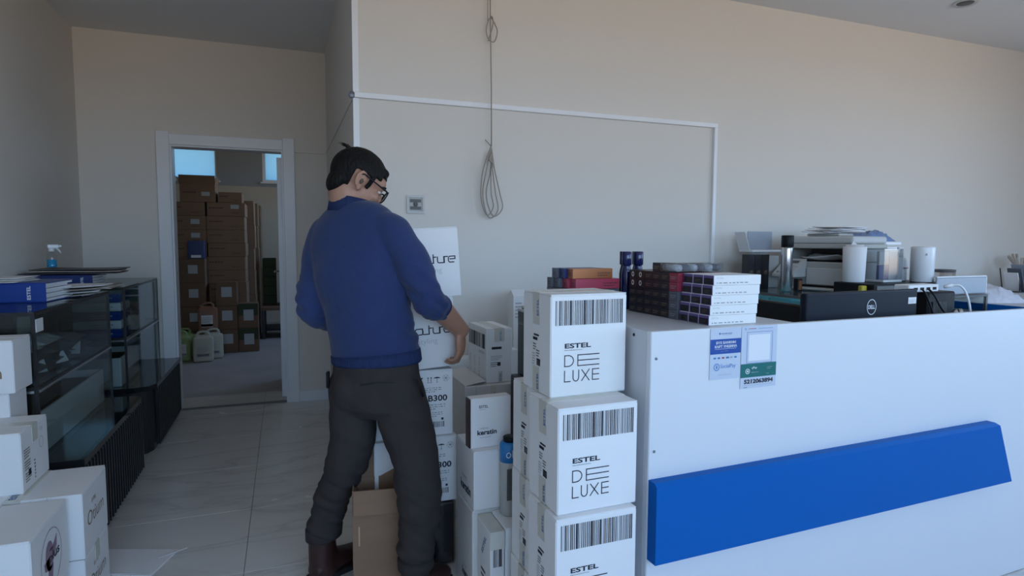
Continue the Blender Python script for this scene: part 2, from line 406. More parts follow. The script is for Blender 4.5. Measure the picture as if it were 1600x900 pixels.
# storeroom shell
SX0, SX1, SY0, SY1, SZ = -2.6, 2.2, YB+.14, 10.2, 3.2
sbox('floor_storeroom', (SX0-.15, YB+.06, -.2), (SX1+.15, SY1+.15, -.002), 'concrete')
sbox('wall_storeroom_left', (SX0-.15, SY0, 0), (SX0, SY1, SZ), 'storewall'); struct(MB().box((SX1, SY0, 0), (SX1+.15, 6.8, SZ), 'storewall').box((SX1, 9.0, 0), (SX1+.15, SY1, SZ), 'storewall').box((SX1, 6.8, 0), (SX1+.15, 9.0, 1.5), 'storewall').box((SX1, 6.8, 2.7), (SX1+.15, 9.0, SZ), 'storewall').obj('wall_storeroom_right')); window(7, 6.8, 9.0, 1.5, 2.7, SX1+.05, 'glass_clear', 'y')  # unseen side window in the right wall, added to light the storeroom
sbox('ceiling_storeroom', (SX0-.15, SY0-.14, SZ), (SX1+.15, SY1+.15, SZ+.12), 'ceiling')
sbox('wall_storeroom_near', (SX0-.15, SY0, ZC+.15), (SX1+.15, SY0+.1, SZ), 'storewall')
sbox('wall_storeroom_near_left', (SX0-.15, SY0-.04, 0), (XL-.15, SY0+.1, ZC+.15), 'storewall')
sbox('wall_storeroom_near_right', (XC+.15, SY0-.04, 0), (SX1+.15, SY0+.1, ZC+.15), 'storewall')
wins = ((-1.9, -.91), (-.29, 1.5)); wz0, wz1 = 2.17, 2.74
ws = MB(); xs = [SX0]+[a for w in wins for a in w]+[SX1]
ws.box((SX0, SY1, 0), (SX1, SY1+.15, 2.1), 'storewall')
ws.box((SX0, SY1, 2.1), (SX1, SY1+.15, wz0), 'storewall_upper').box((SX0, SY1, wz1), (SX1, SY1+.15, SZ), 'storewall_upper')
for i in (0, 2, 4): ws.box((xs[i], SY1, wz0), (xs[i+1], SY1+.15, wz1), 'storewall_upper')
struct(ws.obj('wall_storeroom_far'))
for i, (a, b) in enumerate(wins):
    fr = MB(); t = .04
    fr.box((a, SY1+.02, wz0), (a+t, SY1+.08, wz1), 'white_pvc').box((b-t, SY1+.02, wz0), (b, SY1+.08, wz1), 'white_pvc').box((a+t, SY1+.02, wz0), (b-t, SY1+.08, wz0+t), 'white_pvc').box((a+t, SY1+.02, wz1-t), (b-t, SY1+.08, wz1), 'white_pvc')
    wo = struct(fr.obj('window_%d' % (i+5))); pbox('pane', (a+t, SY1+.045, wz0+t), (b-t, SY1+.05, wz1-t), 'frosted', wo, 0)
    pbox('window_sill', (a-.03, SY1-.05, wz0-.02), (b+.03, SY1+.02, wz0), 'white_pvc', wo)
# doorway: casing, threshold, open leaf
dc = struct(MB().box((-.848, YB-.022, 0), (DX0+.008, YB, 2.062), 'doorpaint', .003).obj('door_1'))
pbox('casing', (DX1-.008, YB-.022, 0), (.088, YB, 2.06), 'doorpaint', dc, .003)
pbox('casing', (DX0+.008, YB-.018, DZ-.008), (DX1-.008, YB, 2.045), 'doorpaint', dc, .003)
for a, b in (((DX0, YB, 0), (DX0+.02, YB+.14, DZ)), ((DX1-.02, YB, 0), (DX1, YB+.14, DZ)), ((DX0+.02, YB, DZ-.02), (DX1-.02, YB+.14, DZ))): pbox('jamb', a, b, 'doorpaint', dc, .002)
pbox('threshold', (DX0+.02, YB-.005, -.004), (DX1-.02, YB+.06, .006), 'grout', dc, .002)
leaf = empty('door_2', (DX1-.055, YB+.15, 0), math.radians(-1.2)); struct(leaf)
MB().box((0, 0, .012), (.04, .76, 1.93), 'doorpaint', .002).obj('door_leaf', leaf)
for z in (.22, 1.6):
    h = MB().box((.0405, .0, z-.05), (.046, .03, z+.05), 'steel_screw', .001).cyl((.044, -.012, z-.05), .009, .1, 'steel_screw', 10).obj('hinge', leaf)
hd = MB().cyl((0, 0, 0), .022, .01, 'silver', 16, Matrix.Translation((0, .7, 1.0)) @ Matrix.Rotation(-math.pi/2, 4, 'Y')).tube([(-.01, .7, 1.0), (-.05, .7, 1.0), (-.055, .66, 1.0), (-.055, .58, 1.0)], .008, 'silver').obj('door_handle', leaf)
# trims: corner bead, cable trunking, baseboards
sbox('trim_1', (XC-.003, YM-.004, 0), (XC+.026, YM, ZC), 'white_pvc', bev=.001)
sbox('trim_2', (XC+.003, YM-.020, ZM-.0), (XM+.012, YM, ZM+.026), 'white_pvc', bev=.002)
sbox('trim_3', (XM-.012, YM-.020, .98), (XM+.012, YM, ZM), 'white_pvc', bev=.002)
sbox('trim_4', (XC-.006, YM+.03, ZM-.002), (XC, YB, ZM+.014), 'wall', bev=.001)
sbox('trim_5', (.088, YB-.016, ZM-.012), (XC-.006, YB, ZM+.008), 'wall', bev=.002)
tb = MB().cyl((0, 0, 0), .016, .012, 'steel_screw', 16, Matrix.Translation((XC-.008, YM-.002, ZM+.012)) @ Matrix.Rotation(math.pi/2, 4, 'X')).obj('trim_6'); struct(tb)
sbox('baseboard_back', (.088, YB-.014, 0), (XC, YB, .085), 'doorpaint', bev=.003)
sbox('baseboard_side', (XC-.014, YM, 0), (XC, YB-.014, .085), 'doorpaint', bev=.003)
sbox('baseboard_main', (XC, YM-.014, 0), (XR, YM, .085), 'doorpaint', bev=.003)
sbox('baseboard_left', (XL, YF, 0), (XL+.014, YB, .085), 'doorpaint', bev=.003)
dl = empty('downlight', (3.88, 2.59, ZC), 0, 'round recessed downlight in the grey ceiling', 'lamp')
MB().lathe([(.045, -.004), (.062, -.010), (.068, -.004), (.068, 0)], 'grey_light', 24).obj('bezel', dl); MB().cyl((0, 0, -.006), .045, .005, 'grey_dark', 20).obj('lens', dl)
# wall plate
wp = empty('wall_switch_plate', (.581, YM, 1.417), 0, 'square flush mounting frame on the white wall beside the man', 'wall socket')
q = MB(); s_ = .092
q.box((0, -.008, 0), (s_, 0, .012), 'grey_light', .001).box((0, -.008, s_-.012), (s_, 0, s_), 'grey_light', .001).box((0, -.008, .012), (.012, 0, s_-.012), 'grey_light', .001).box((s_-.012, -.008, .012), (s_, 0, s_-.012), 'grey_light', .001); q.obj('frame', wp)
q = MB().box((.012, -.003, .012), (s_-.012, 0, s_-.012), 'grey_plastic'); q.obj('backing', wp)
for z in (.02, .056): MB().box((.018, -.006, z), (.074, -.003, z+.016), 'grey_dark', .001).obj('clip', wp)
MB().cyl((0, 0, 0), .012, .004, 'grey_dark', 14, Matrix.Translation((.046, -.003, .047)) @ Matrix.Rotation(math.pi/2, 4, 'X')).obj('screw', wp)
# hanging cable
cb = empty('hanging_cable', (1.012, YM-.045, 1.4), 0, 'thin beige cable hanging from the ceiling, its end tied in a long loop', 'cable')
def crv(pts, n=10):
    P = [Vector(p) for p in pts]; out = []
    for i in range(len(P)-1):
        a = P[max(i-1, 0)]; b = P[i]; c = P[i+1]; d = P[min(i+2, len(P)-1)]
        for k in range(n):
            t = k/n; out.append(.5*((2*b)+(c-a)*t+(2*a-5*b+4*c-d)*t*t+(3*b-a-3*c+d)*t**3))
    out.append(P[-1]); return out
MB().tube([(-.006, 0, 1.328), (-.002, 0, 1.0), (.004, 0, .66), (.005, 0, .37)], .003, 'wire', 6).obj('strand', cb)
MB().tube([(-.012, .01, 1.328), (-.012, .012, 1.0)], .002, 'wire', 6).obj('strand', cb)
MB().tube(crv([(.0, 0, 1.02), (.018, -.004, .99), (.034, -.004, .95), (.02, 0, .90), (-.01, 0, .905), (-.024, 0, .95), (-.012, 0, 1.0), (.004, -.006, 1.02), (.01, -.004, .98), (-.012, .006, .90)]), .003, 'wire', 6).obj('knot', cb)
for dx, w1, lo in ((-.018, .034, .015), (0, .042, 0), (.022, .045, .01)):
    MB().tube(crv([(.003, 0, .37), (dx-.02, .004, .25), (dx-w1, 0, .13), (dx-w1*.6, -.004, .03+lo), (dx+.005, 0, lo), (dx+w1, 0, .045+lo), (dx+w1*.7, .004, .13), (dx*.5+.012, 0, .25), (.006, 0, .36)]), .0032, 'wire', 6).obj('loop', cb)
MB().tube(crv([(.005, 0, .33), (-.006, -.004, .30), (.012, -.004, .28), (.0, 0, .24)]), .006, 'wire', 6).obj('tie', cb)
MB().tube([(.004, 0, .37), (-.012, 0, .385), (-.03, 0, .40)], .003, 'wire', 6).obj('end', cb)
# ================================================================ DISPLAY CASES (left wall)
def display_case(label, y0, y1, xf, baseX, zt, zs, zb, chamfer):
    c = empty('display_case', (XL, y0, 0), 0, label, 'display case', 'glass display cases along the left wall')
    L = y1-y0; D = xf-XL-.01; B = baseX-XL
    if chamfer: poly = [(.01, 0), (B-.10, 0), (B-.03, .03), (B, .10), (B, L), (.01, L)]
    else: poly = [(.01, 0), (B, 0), (B, L-.04), (B-.03, L), (.01, L)]
    inner = [(x*(.97) if x > .1 else x, y) for x, y in poly]
    MB().prism(inner, .05, zb-.03, 'black_metal').obj('base', c)
    MB().prism([(x*.95 if x > .1 else x, y) for x, y in poly], 0, .05, 'black_metal').obj('plinth', c)
    MB().prism(poly, zb-.03, zb, 'black_gloss').obj('base_top', c)
    sl = MB().box((0, 0, .03), (.022, .016, zb-.03), 'black_metal', .002).mesh('slat')
    y = .11 if chamfer else .02
    while y < L-.05:
        s = link('slat', sl, c); s.location = (B*.97, y, 0); y += .042
    t = .012; pz = zb+.001
    # dark frame
    fr = MB()
    for x in (.012, D-t):
        for y in (.004, L-t-.004): fr.box((x, y, pz), (x+t, y+t, zt), 'black_metal')
    for z in (zt-t, zs-t):
        for y in (.004, L-t-.004): fr.box((.012+t, y, z), (D-t, y+t, z+t), 'black_metal')
        for x in (.012, D-t): fr.box((x, .004+t, z), (x+t, L-t-.004, z+t), 'black_metal')
    fr.obj('frame', c)
    pbox('shelf', (.026, .018, zs-.012), (D-.014, L-.018, zs-.004), 'glass', c, 0)
    pbox('shelf_edge', (D-.0005, .016, zs-.022), (D+.003, L-.016, zs-.012), 'silver', c, .0005)
    pbox('shelf_edge', (.026, .0005, zs-.022), (D-.012, .004, zs-.012), 'silver', c, .0005)
    pbox('front_pane', (D-.006, .018, pz), (D-.002, L-.018, zt-t), 'glass', c, 0)
    pbox('end_pane', (.026, .006, pz), (D-.014, .010, zt-t), 'glass', c, 0)
    pbox('end_pane', (.026, L-.010, pz), (D-.014, L-.006, zt-t), 'glass', c, 0)
    pbox('back_panel', (.004, .01, pz), (.011, L-.01, zt-.001), 'black_plastic', c, 0)
    pbox('top_pane', (.012, .004, zt), (D, L-.004, zt+.006), 'glass', c, 0)
    return c, D, L
dc1, D1, L1 = display_case('long glass display case nearest the white cartons, black slatted base', 2.76, 3.815, -.88, -.752, 1.0, .715, .42, False)
dc2, D2, L2 = display_case('far glass display case with angled black base, beside the doorway', 4.06, 5.045, -.862, -.742, 1.0, .71, .41, True)
pbox('price_tag', (D1-.0015, .012, .925), (D1+.002, .085, .975), 'sticker', dc1, 0)
# white plinths in the lower compartments
def inplace(name, label, cat, a, b, k, bev=.004, group=None):
    o = MB().box((-(b[0]-a[0])/2, -(b[1]-a[1])/2, 0), ((b[0]-a[0])/2, (b[1]-a[1])/2, b[2]-a[2]), k, bev).obj(name); o.location = ((a[0]+b[0])/2, (a[1]+b[1])/2, a[2]); return tag(o, label, cat, group)
for i, (y0, y1, zz, lb) in enumerate(((2.82, 3.76, .421, 'white tray-like plinth inside the lower half of the near glass case'), (4.13, 4.6, .411, 'white plinth inside the lower half of the far glass case'))):
    t = empty('display_plinth', (-1.28, y0, zz), 0, lb, 'plinth'); w, l = .36, y1-y0
    pbox('side_board', (w-.012, 0, 0), (w, l, .17), 'card_white', t); pbox('side_board', (0, 0, 0), (.012, l, .17), 'card_white', t)
    pbox('end_board', (.012, 0, 0), (w-.012, .012, .17), 'card_white', t); pbox('end_board', (.012, l-.012, 0), (w-.012, l, .17), 'card_white', t)
    pbox('deck', (.012, .012, .12), (w-.012, l-.012, .135), 'card_dark', t)
# goods on the glass shelf of the near case: film packets and folded stock
r = random.Random(5); pk = 0
ordn = ['first', 'second', 'third', 'fourth', 'fifth', 'sixth', 'seventh', 'eighth', 'ninth', 'tenth', 'eleventh', 'twelfth', 'thirteenth', 'fourteenth']
def packet(name, label, c, w, l, h, rz, k, group):
    o = empty(name, c, rz, label, 'packet', group); mb = MB(); n = 7
    vs = []; fs = []
    for i in range(n):
        for j in range(n):
            u, v = i/(n-1), j/(n-1); e_ = min(1, 5*min(u, 1-u, v, 1-v)); vs.append(((u-.5)*w, (v-.5)*l, .002+h*e_*r.uniform(.75, 1)))
    for i in range(n-1):
        for j in range(n-1): fs.append((i*n+j, (i+1)*n+j, (i+1)*n+j+1, i*n+j+1))
    mb.add(vs, fs, k, False); mb.add([(-w/2, -l/2, 0), (w/2, -l/2, 0), (w/2, l/2, 0), (-w/2, l/2, 0)], [(0, 3, 2, 1)], k)
    mb.obj('contents', o)
    MB().box((-w*.25, -l*.30, h*1.02), (w*.1, -l*.05, h*1.02+.001), 'sticker').obj('sticker', o)
    return o
for i in range(11):
    col = i//4; lev = i % 4; y = 2.93+.32*col; k = ('slate_box', 'film', 'box_dark', 'grey_dark')[(i*3) % 4]
    packet('film_packet', 'film packet on the near case shelf, %s pile from front, %s up' % (ordn[col], ordn[lev]), (-1.10+r.uniform(-.03, .03), y+r.uniform(-.01, .01), .7125+lev*.036), .30, .27, .034, r.uniform(-.05, .05), k, 'film packets in the near display case')
for i, (x, y, a) in enumerate(((-.965, 3.02, .3), (-.955, 3.25, 1.0), (-.96, 3.47, -.4))):
    o = tag(MB().prism([(-.035, -.03), (.03, -.02), (.012, .04)], 0, .004, 'sticker').obj('price_card'), 'small white price card leaning on the near case shelf, %s from the white cartons' % ordn[i], 'card', 'price cards in the near display case')
    o.location = (x, y, .745); o.rotation_euler = (1.2, .1, a); o.location.z = .715+.035
# blue packs stacked at the near case's far end and in the far case
for i in range(5):
    k = 'royal' if i % 2 == 0 else 'paper'
    o = inplace('flat_pack', '%s flat pack in the far glass case near the gap, %s from the bottom' % ('blue' if k == 'royal' else 'white', ordn[i]), 'packet', (-1.14, 4.09, .7065+i*.052), (-.90, 4.32, .7065+i*.052+.05), k, .006, 'flat packs in the far display case')
    P_ = Print((-.12, -.115, 0), (1, 0, 0), (0, 0, 1)); P_.scribble(.08, .012, .12, .024, 'sticker' if k == 'royal' else 'ink_blue', 2, i); P_.obj('lettering', o)
packet('film_packet', 'crumpled clear and violet film packet on the upper shelf of far case', (-1.08, 4.6, .7065), .34, .38, .15, .1, 'film', 'film packets in the far display case')
packet('film_packet', 'dark film packet lying behind on the upper shelf of far case', (-1.10, 4.9, .7065), .3, .16, .12, -.1, 'slate_box', 'film packets in the far display case')

# ---- paper and binders on the case tops
def binder(label, c, rz, w, l, h, k, lettering, spine_print):
    o = empty('binder', c, rz, label, 'binder'); t = .004
    MB().box((-w/2, -l/2, 0), (w/2, l/2, t), k, .0015).obj('cover', o); MB().box((-w/2, -l/2, h-t), (w/2, l/2, h), k, .0015).obj('cover', o)
    MB().box((-w/2, -l/2, t), (w/2, -l/2+t, h-t), k, .001).obj('spine', o)
    pg = MB(); n = 7
    for i in range(n): pg.box((-w/2+.01, -l/2+.008, t+(h-2*t)*i/n), (w/2-.006-.012*(i % 2), l/2-.004-.01*(i % 3), t+(h-2*t)*(i+.8)/n), 'paper')
    pg.obj('pages', o)
    p = Print((-w/2, -l/2, 0), (1, 0, 0), (0, 0, 1)); spine_print(p, w, h); p.obj('lettering', o)
    return o
def sp1(p, w, h):
    p.text('ESTEL', w*.885, h*.16, h*.66, .012, 'sticker', .02, 90); p.scribble(w*.12, h*.55, w*.2, h*.18, 'ink_blue', 1, 3)
TOPZ = 1.0065
binder('thick dark blue binder lying on the far pile behind the spray bottle', (-1.15, 3.99, TOPZ+.02), math.radians(-3), .37, .26, .062, 'navy', 1, sp1)
def sp2(p, w, h): p.text('ESTEL', w*.80, h*.14, h*.7, .014, 'sticker', .02, 90)
binder('blue binder bristling with loose sheets at the left picture edge', (-1.10, 3.32, TOPZ), math.radians(-4), .28, .30, .085, 'royal', 1, sp2)
def sheet(name, label, c, w, l, rz, k='paper', tilt=(0, 0), cat='paper', group=None, curl=.008, n=8, th=.0012):
    mb = MB(); vs = []; fs = []; q = random.Random(hash(label) % 1000)
    ph = len(label) % 7
    for s in (0, 1):
        for i in range(n+1):
            for j in range(n+1):
                u, v = i/n-.5, j/n-.5; vs.append((u*w, v*l, th*s+curl*(.5+.5*math.sin(5*u+3*v+ph))+curl*(u*u+v*v)*2))
    m_ = (n+1)**2
    for i in range(n):
        for j in range(n):
            a = i*(n+1)+j; fs.append((m_+a, m_+a+n+1, m_+a+n+2, m_+a+1)); fs.append((a, a+1, a+n+2, a+n+1))
    rim = [i*(n+1) for i in range(n+1)]+[n*(n+1)+j for j in range(1, n+1)]+[i*(n+1)+n for i in range(n-1, -1, -1)]+[j for j in range(n-1, 0, -1)]
    for a, b in zip(rim, rim[1:]+rim[:1]): fs.append((a, b, m_+b, m_+a))
    mb.add(vs, fs, k, True); o = mb.obj(name); o.location = c; o.rotation_euler = (tilt[0], tilt[1], rz); return tag(o, label, cat, group)
for i in range(6):
    sheet('catalogue', 'worn catalogue under the dark blue binder pile, %s from the bottom' % ordn[i] if i < 3 else 'worn catalogue lying on top of the dark blue binder, %s from its cover' % ordn[i-3],
          (-1.12+.012*i, 4.0+.01*(i % 3), TOPZ+(.002+.006*i if i < 3 else .084+.010*(i-3))), .44-.02*(i % 3), .27, math.radians((2, -5, 4, -2, 5, -3)[i]), ('paper_old', 'paper', 'paper_old', 'box_dark', 'paper_old', 'box_dark')[i], group='catalogues on the binder pile', curl=.0005 if i < 3 else .003, th=.004)
for i in range(9):
    sheet('leaflet', 'loose leaflet on the blue binder at left edge, %s from the bottom' % ordn[i] if i < 5 else 'leaflet spread right of the blue binder, %s from the bottom' % ordn[i-5],
          ((-1.19, 3.27, TOPZ+.086+.0042*i) if i < 5 else (-1.0+.02*(i-5), 3.47, TOPZ+.003+.014*(i-5))), .26, .22, math.radians(-8+7*i % 23), ('paper', 'paper_old')[i % 2], group='leaflets around the blue binder', curl=.001 if i < 5 else .005, th=.002)
# spray bottle on the pile
sb = empty('spray_bottle', (-1.20, 4.02, TOPZ+.118), math.radians(15), 'small clear spray bottle with blue liquid and white trigger head', 'spray bottle')
MB().lathe([(.021, .0), (.024, .003), (.024, .062), (.020, .074), (.011, .084), (.011, .09)], 'glass_clear', 20).obj('bottle', sb)
MB().lathe([(.0, .002), (.022, .002), (.0225, .005), (.0225, .043), (.0, .043)], 'blue_liquid', 20).obj('liquid', sb)
MB().cyl((0, 0, .088), .014, .016, 'white_plastic', 16).box((-.018, -.010, .104), (.036, .010, .126), 'white_plastic', .005).box((.034, -.005, .112), (.046, .005, .122), 'white_plastic', .002).obj('spray_head', sb)
MB().tube([(.022, 0, .106), (.034, 0, .094), (.042, 0, .078)], [.005, .005, .004], 'white_plastic', 8).obj('trigger', sb)

# ================================================================ LEFT FOREGROUND CARTONS
def otium_right(root, w, d, h, s=1):
    p = right(w, d, h); p.text('ESTEL', d*.34, h*.70, d*.18, h*.06, 'ink_gold', .0); p.text('Otium', d*.16, h*.40, d*.66, h*.22, 'ink_gold', -.005); p.obj('lettering', root)
h1 = .2235
LB = carton('carton', 'white carton with brown script on its side, on the floor under the two left stacks', (-1.02, 2.30, 0), (.38, .28, h1), 0, 'card_white', 'tape', seam='x')
otium_right(LB, .38, .28, h1)
LO = carton('carton', 'white carton with brown script lettering, taped with blue-printed tape, in front of black base', (-1.02, 2.302, h1), (.381, .28, h1), 0, 'card_white', 'tape', seam='y')
otium_right(LO, .381, .28, h1)
p = top(.381, .28, h1); p.text('ESTEL', .195, .02, .075, .02, 'ink_blue', .02, 90); p.text('ESTEL', .195, .11, .075, .02, 'ink_blue', .02, 90); p.text('ESTEL', .195, .20, .07, .02, 'ink_blue', .02, 90); p.obj('tape_lettering', LO)
p = front(.381, .28, h1); p.rect(.285, .0, .002, h1, 'ink_faint'); p.rect(.29, .0, .09, .0015, 'ink_grey'); p.obj('fold_line', LO)
NB = carton('carton', 'plain white carton on the floor at the lower left corner', (-1.06, 1.975, 0), (.38, .30, .22), 0, 'card_white', None)
NN = carton('carton', 'white carton with a mauve round emblem on its side, nearest at lower left', (-1.056, 1.98, .2205), (.38, .30, .2265), 0, 'card_white', 'tape', seam='y')
p = right(.38, .30, .2265)
cx, cy = .150, .105
p.ring(cx, cy, .085, .088, .0022, 'ink_mauve'); p.disc(cx-.015, cy+.012, .032, .045, 'ink_mauve'); p.poly([(cx-.06, cy+.005), (cx-.02, cy+.01), (cx-.02, cy-.03), (cx-.055, cy-.02)], 'ink_mauve')
p.poly([(cx-.03, cy-.02), (cx+.012, cy-.02), (cx-.002, cy-.082), (cx-.028, cy-.078)], 'ink_mauve'); p.poly([(cx+.012, cy+.03), (cx+.05, cy+.055), (cx+.045, cy+.02), (cx+.015, cy-.005)], 'ink_mauve')
p.text('plus', cx-.02, cy-.02, .085, .04, 'ink', .02, 0, .0004); p.scribble(cx-.012, cy+.024, .045, .012, 'ink', 1, 7); p.obj('emblem', NN)
p = top(.38, .30, .2265); 
for i in range(3): p.text('ESTEL', .197, .01+.098*i, .08, .02, 'ink_blue', .02, 90)
p.obj('tape_lettering', NN)
LT = carton('carton', 'white carton with an address label, standing on the script carton at left', (-1.13, 2.36, 2*h1), (.315, .235, .205), 0, 'card_white', 'tape', seam='x')
p = right(.315, .235, .205)
for i, (u, v) in enumerate(((.02, .11), (.02, .07), (.025, .03))): p.scribble(u, v, .05, .035, 'ink', 4, 20+i)
p.rect(.05, .045, .022, .022, 'ink'); p.ring(.17, .125, .018, .02, .002, 'ink_grey'); p.text('25', .165, .165, .02, .012, 'ink_grey'); p.scribble(.10, .02, .012, .07, 'ink', 6, 31); p.obj('lettering', LT)
V1 = carton('carton', 'white carton on the floor against the near glass case, lowest of its stack', (-1.17, 2.59, 0), (.25, .155, .36), 0, 'card_white', None)
V2 = carton('carton', 'white carton in the stack beside the near glass case, under the leaning one', (-1.17, 2.59, .36), (.25, .155, .375), 0, 'card_white', None)
U1 = carton('carton', 'white carton with brown lettering, top of the stack by the glass case', (-1.17, 2.585, .735), (.27, .16, .19), 0, 'card_white', None)
p = front(.27, .16, .19); p.text('ESTEL', .16, .115, .055, .011, 'ink_gold'); p.text('Otium', .070, .055, .165, .045, 'ink_gold', .0); p.obj('lettering', U1)
# flattened white card on the floor
fc = empty('flattened_carton', (-.60, 2.70, 0), math.radians(-20), 'flattened white cardboard lying on the tiles beside the cartons', 'cardboard')
MB().box((-.16, -.10, .001), (.14, .10, .006), 'card_white', .001).obj('panel', fc)
MB().box((0, 0, 0), (.20, .09, .004), 'card_white', .001, Matrix.Translation((-.10, -.10, .006)) @ Matrix.Rotation(math.radians(-14), 4, 'X') @ Matrix.Rotation(math.radians(4), 4, 'Z')).obj('flap', fc)
MB().box((0, 0, 0), (.11, .004, .003), 'card_grey', .001, Matrix.Translation((.10, .02, .008)) @ Matrix.Rotation(math.radians(48), 4, 'Z')).obj('flap', fc)

# ================================================================ DE LUXE CARTONS
DW, DD, DH = .240, .184, .2835
def deluxe_front():
    p = front(DW, DD, DH); w, h = DW, DH
    p.bars(w*.06, h*.70, w*.89, h*.24, 4, 40)
    p.text('ESTEL', w*.18, h*.475, w*.34, h*.048, 'ink', .03); p.text('PROFESSIONAL', w*.18, h*.452, w*.23, h*.009, 'ink', .0)
    t = .0027
    # D
    u, v, hh = w*.175, h*.295, h*.115
    p.rect(u, v, t, hh, 'ink'); p.rect(u, v+hh-t, w*.05, t, 'ink'); p.rect(u, v, w*.05, t, 'ink'); p.ring(u+w*.05, v+hh/2, w*.075, hh/2, t, 'ink', -90, 90, 16)
    # wide E
    u = w*.345
    p.rect(u, v, t, hh, 'ink')
    for k in (0, .5, 1): p.rect(u, v+(hh-t)*k, w*.29, t, 'ink')
    # LUXE
    v = h*.145; hh = h*.115; u = w*.175
    p.rect(u, v, t, hh, 'ink'); p.rect(u, v, w*.085, t, 'ink')
    u = w*.285; p.rect(u, v+hh*.35, t, hh*.65, 'ink'); p.rect(u+w*.085-t, v+hh*.35, t, hh*.65, 'ink'); p.ring(u+w*.0425, v+hh*.36, w*.0425, hh*.36, t, 'ink', 180, 360, 14)
    u = w*.40; p.line((u, v), (u+w*.105, v+hh), t, 'ink'); p.line((u, v+hh), (u+w*.105, v), t, 'ink')
    u = w*.54; p.rect(u, v, t, hh, 'ink')
    for k in (0, .5, 1): p.rect(u, v+(hh-t)*k, w*.095, t, 'ink')
    return p.mb.mesh('lettering')
def deluxe_side():
    p = left(DW, DD, DH); d, h = DD, DH; c = d*.55
    p.rect(d*.38, h*.68, d*.24, h*.315, 'tape'); p.rect(d*.38, .002, d*.24, h*.25, 'tape')
    for v, l in ((.03, .17), (.77, .17)): p.text('ESTEL', c+.008, h*v, h*l, .012, 'ink_blue', .02, 90, .0006)
    p.rect(c-.03, h*.52, .03, h*.03, 'ink'); p.rect(c-.025, h*.565, .035, h*.018, 'ink'); p.scribble(c-.03, h*.42, .022, h*.08, 'ink', 3, 5); p.scribble(c-.035, h*.27, .02, h*.13, 'ink_grey', 5, 6)
    p.scribble(c-.008, h*.36, .022, h*.08, 'ink', 3, 9); p.rect(c-.005, h*.27, .024, h*.07, 'ink'); p.scribble(c-.005, h*.27, .022, h*.06, 'card_grey', 5, 8)
    return p.mb.mesh('side_marks')
DF, DS = deluxe_front(), deluxe_side()
def deluxe(label, pos, rz=0):
    c = carton('carton', label, pos, (DW, DD, DH), rz, 'card_white', 'tape', 'barcode-printed white cartons by the counter', seam='x')
    link('lettering', DF, c); link('side_marks', DS, c); return c
deluxe('white carton with barcode band, bottom of the stack at the counter corner', (.628, 1.358, 0))
deluxe('white carton with barcode band, third from the top, cut by the lower picture edge', (.634, 1.366, .284), math.radians(.5))
deluxe('white carton with barcode band, second from top beside the counter corner', (.646, 1.385, .568), math.radians(1.5))
deluxe('white carton with barcode band, topmost of the stack at the counter corner', (.668, 1.486, .852), math.radians(2))
for i in range(3):
    deluxe('white carton with printed tape, %s of the column just behind the barcode stack' % ('bottom', 'middle', 'top')[i], (.660+.003*i, 1.577, .284*i), math.radians(.5))

# ================================================================ CARRIED STACK
def couture(label, pos, tilt, rz, txt2=True):
    w, d, h = .245, .27, .268
    c = carton('carton', label, pos, (w, d, h), 0, 'card_white', None, 'white lettered cartons carried by the man', seam='x')
    c.rotation_euler = (0, tilt, rz)
    p = front(w, d, h); v = h*.49; t = .0042; k = 'ink'; s = .034
    # rounded wide lower-case lettering: c o u t u r e
    u = w*.27
    def bowl(u, full=True, gap=None):
        p.rect(u+s*.25, v, s*.5, t, k); p.rect(u+s*.25, v+s*.78-t, s*.5, t, k)
        p.ring(u+s*.25, v+s*.39, s*.25, s*.39, t, k, 90, 270, 14)
        if full: p.ring(u+s*.75, v+s*.39, s*.25, s*.39, t, k, -90, 90, 14)
    def uu(u):
        p.rect(u, v+s*.25, t, s*.53, k); p.rect(u+s*.85-t, v, t, s*.78, k); p.rect(u+s*.25, v, s*.6, t, k); p.ring(u+s*.25, v+s*.25, s*.25, s*.25, t, k, 180, 270, 8)
    st = w*.098; x = u-w*.02
    bowl(x, False); bowl(x+st*1.12); uu(x+st*2.3)
    p.rect(x+st*3.35, v, t, s*1.05, k); p.rect(x+st*3.35, v+s*.78-t, s*.4, t, k)
    uu(x+st*4.0); p.rect(x+st*5.1, v, t, s*.78, k); p.rect(x+st*5.1, v+s*.78-t, s*.5, t, k)
    xe = x+st*5.75; bowl(xe, False); p.rect(xe+s*.2, v+s*.36, s*.7, t, k); p.rect(xe+s*.9-t, v+s*.36, t, s*.42, k); p.rect(xe+s*.5, v+s*.78-t, s*.4, t, k)
    p.text('styling', w*.40, h*.335, w*.31, h*.10, 'ink_faint', -.012); p.obj('lettering', c)
    return c
TL = math.radians(-3.6)
RZ0 = math.radians(-1)
cw = .245
bx, by = .375, 2.262
couture('white lettered carton in the man\'s hands, lower of the two', (bx, by, .783), TL, RZ0)
couture('white lettered carton in the man\'s hands, upper one against the wall', (bx+.019, by+.004, 1.0525), TL, RZ0)
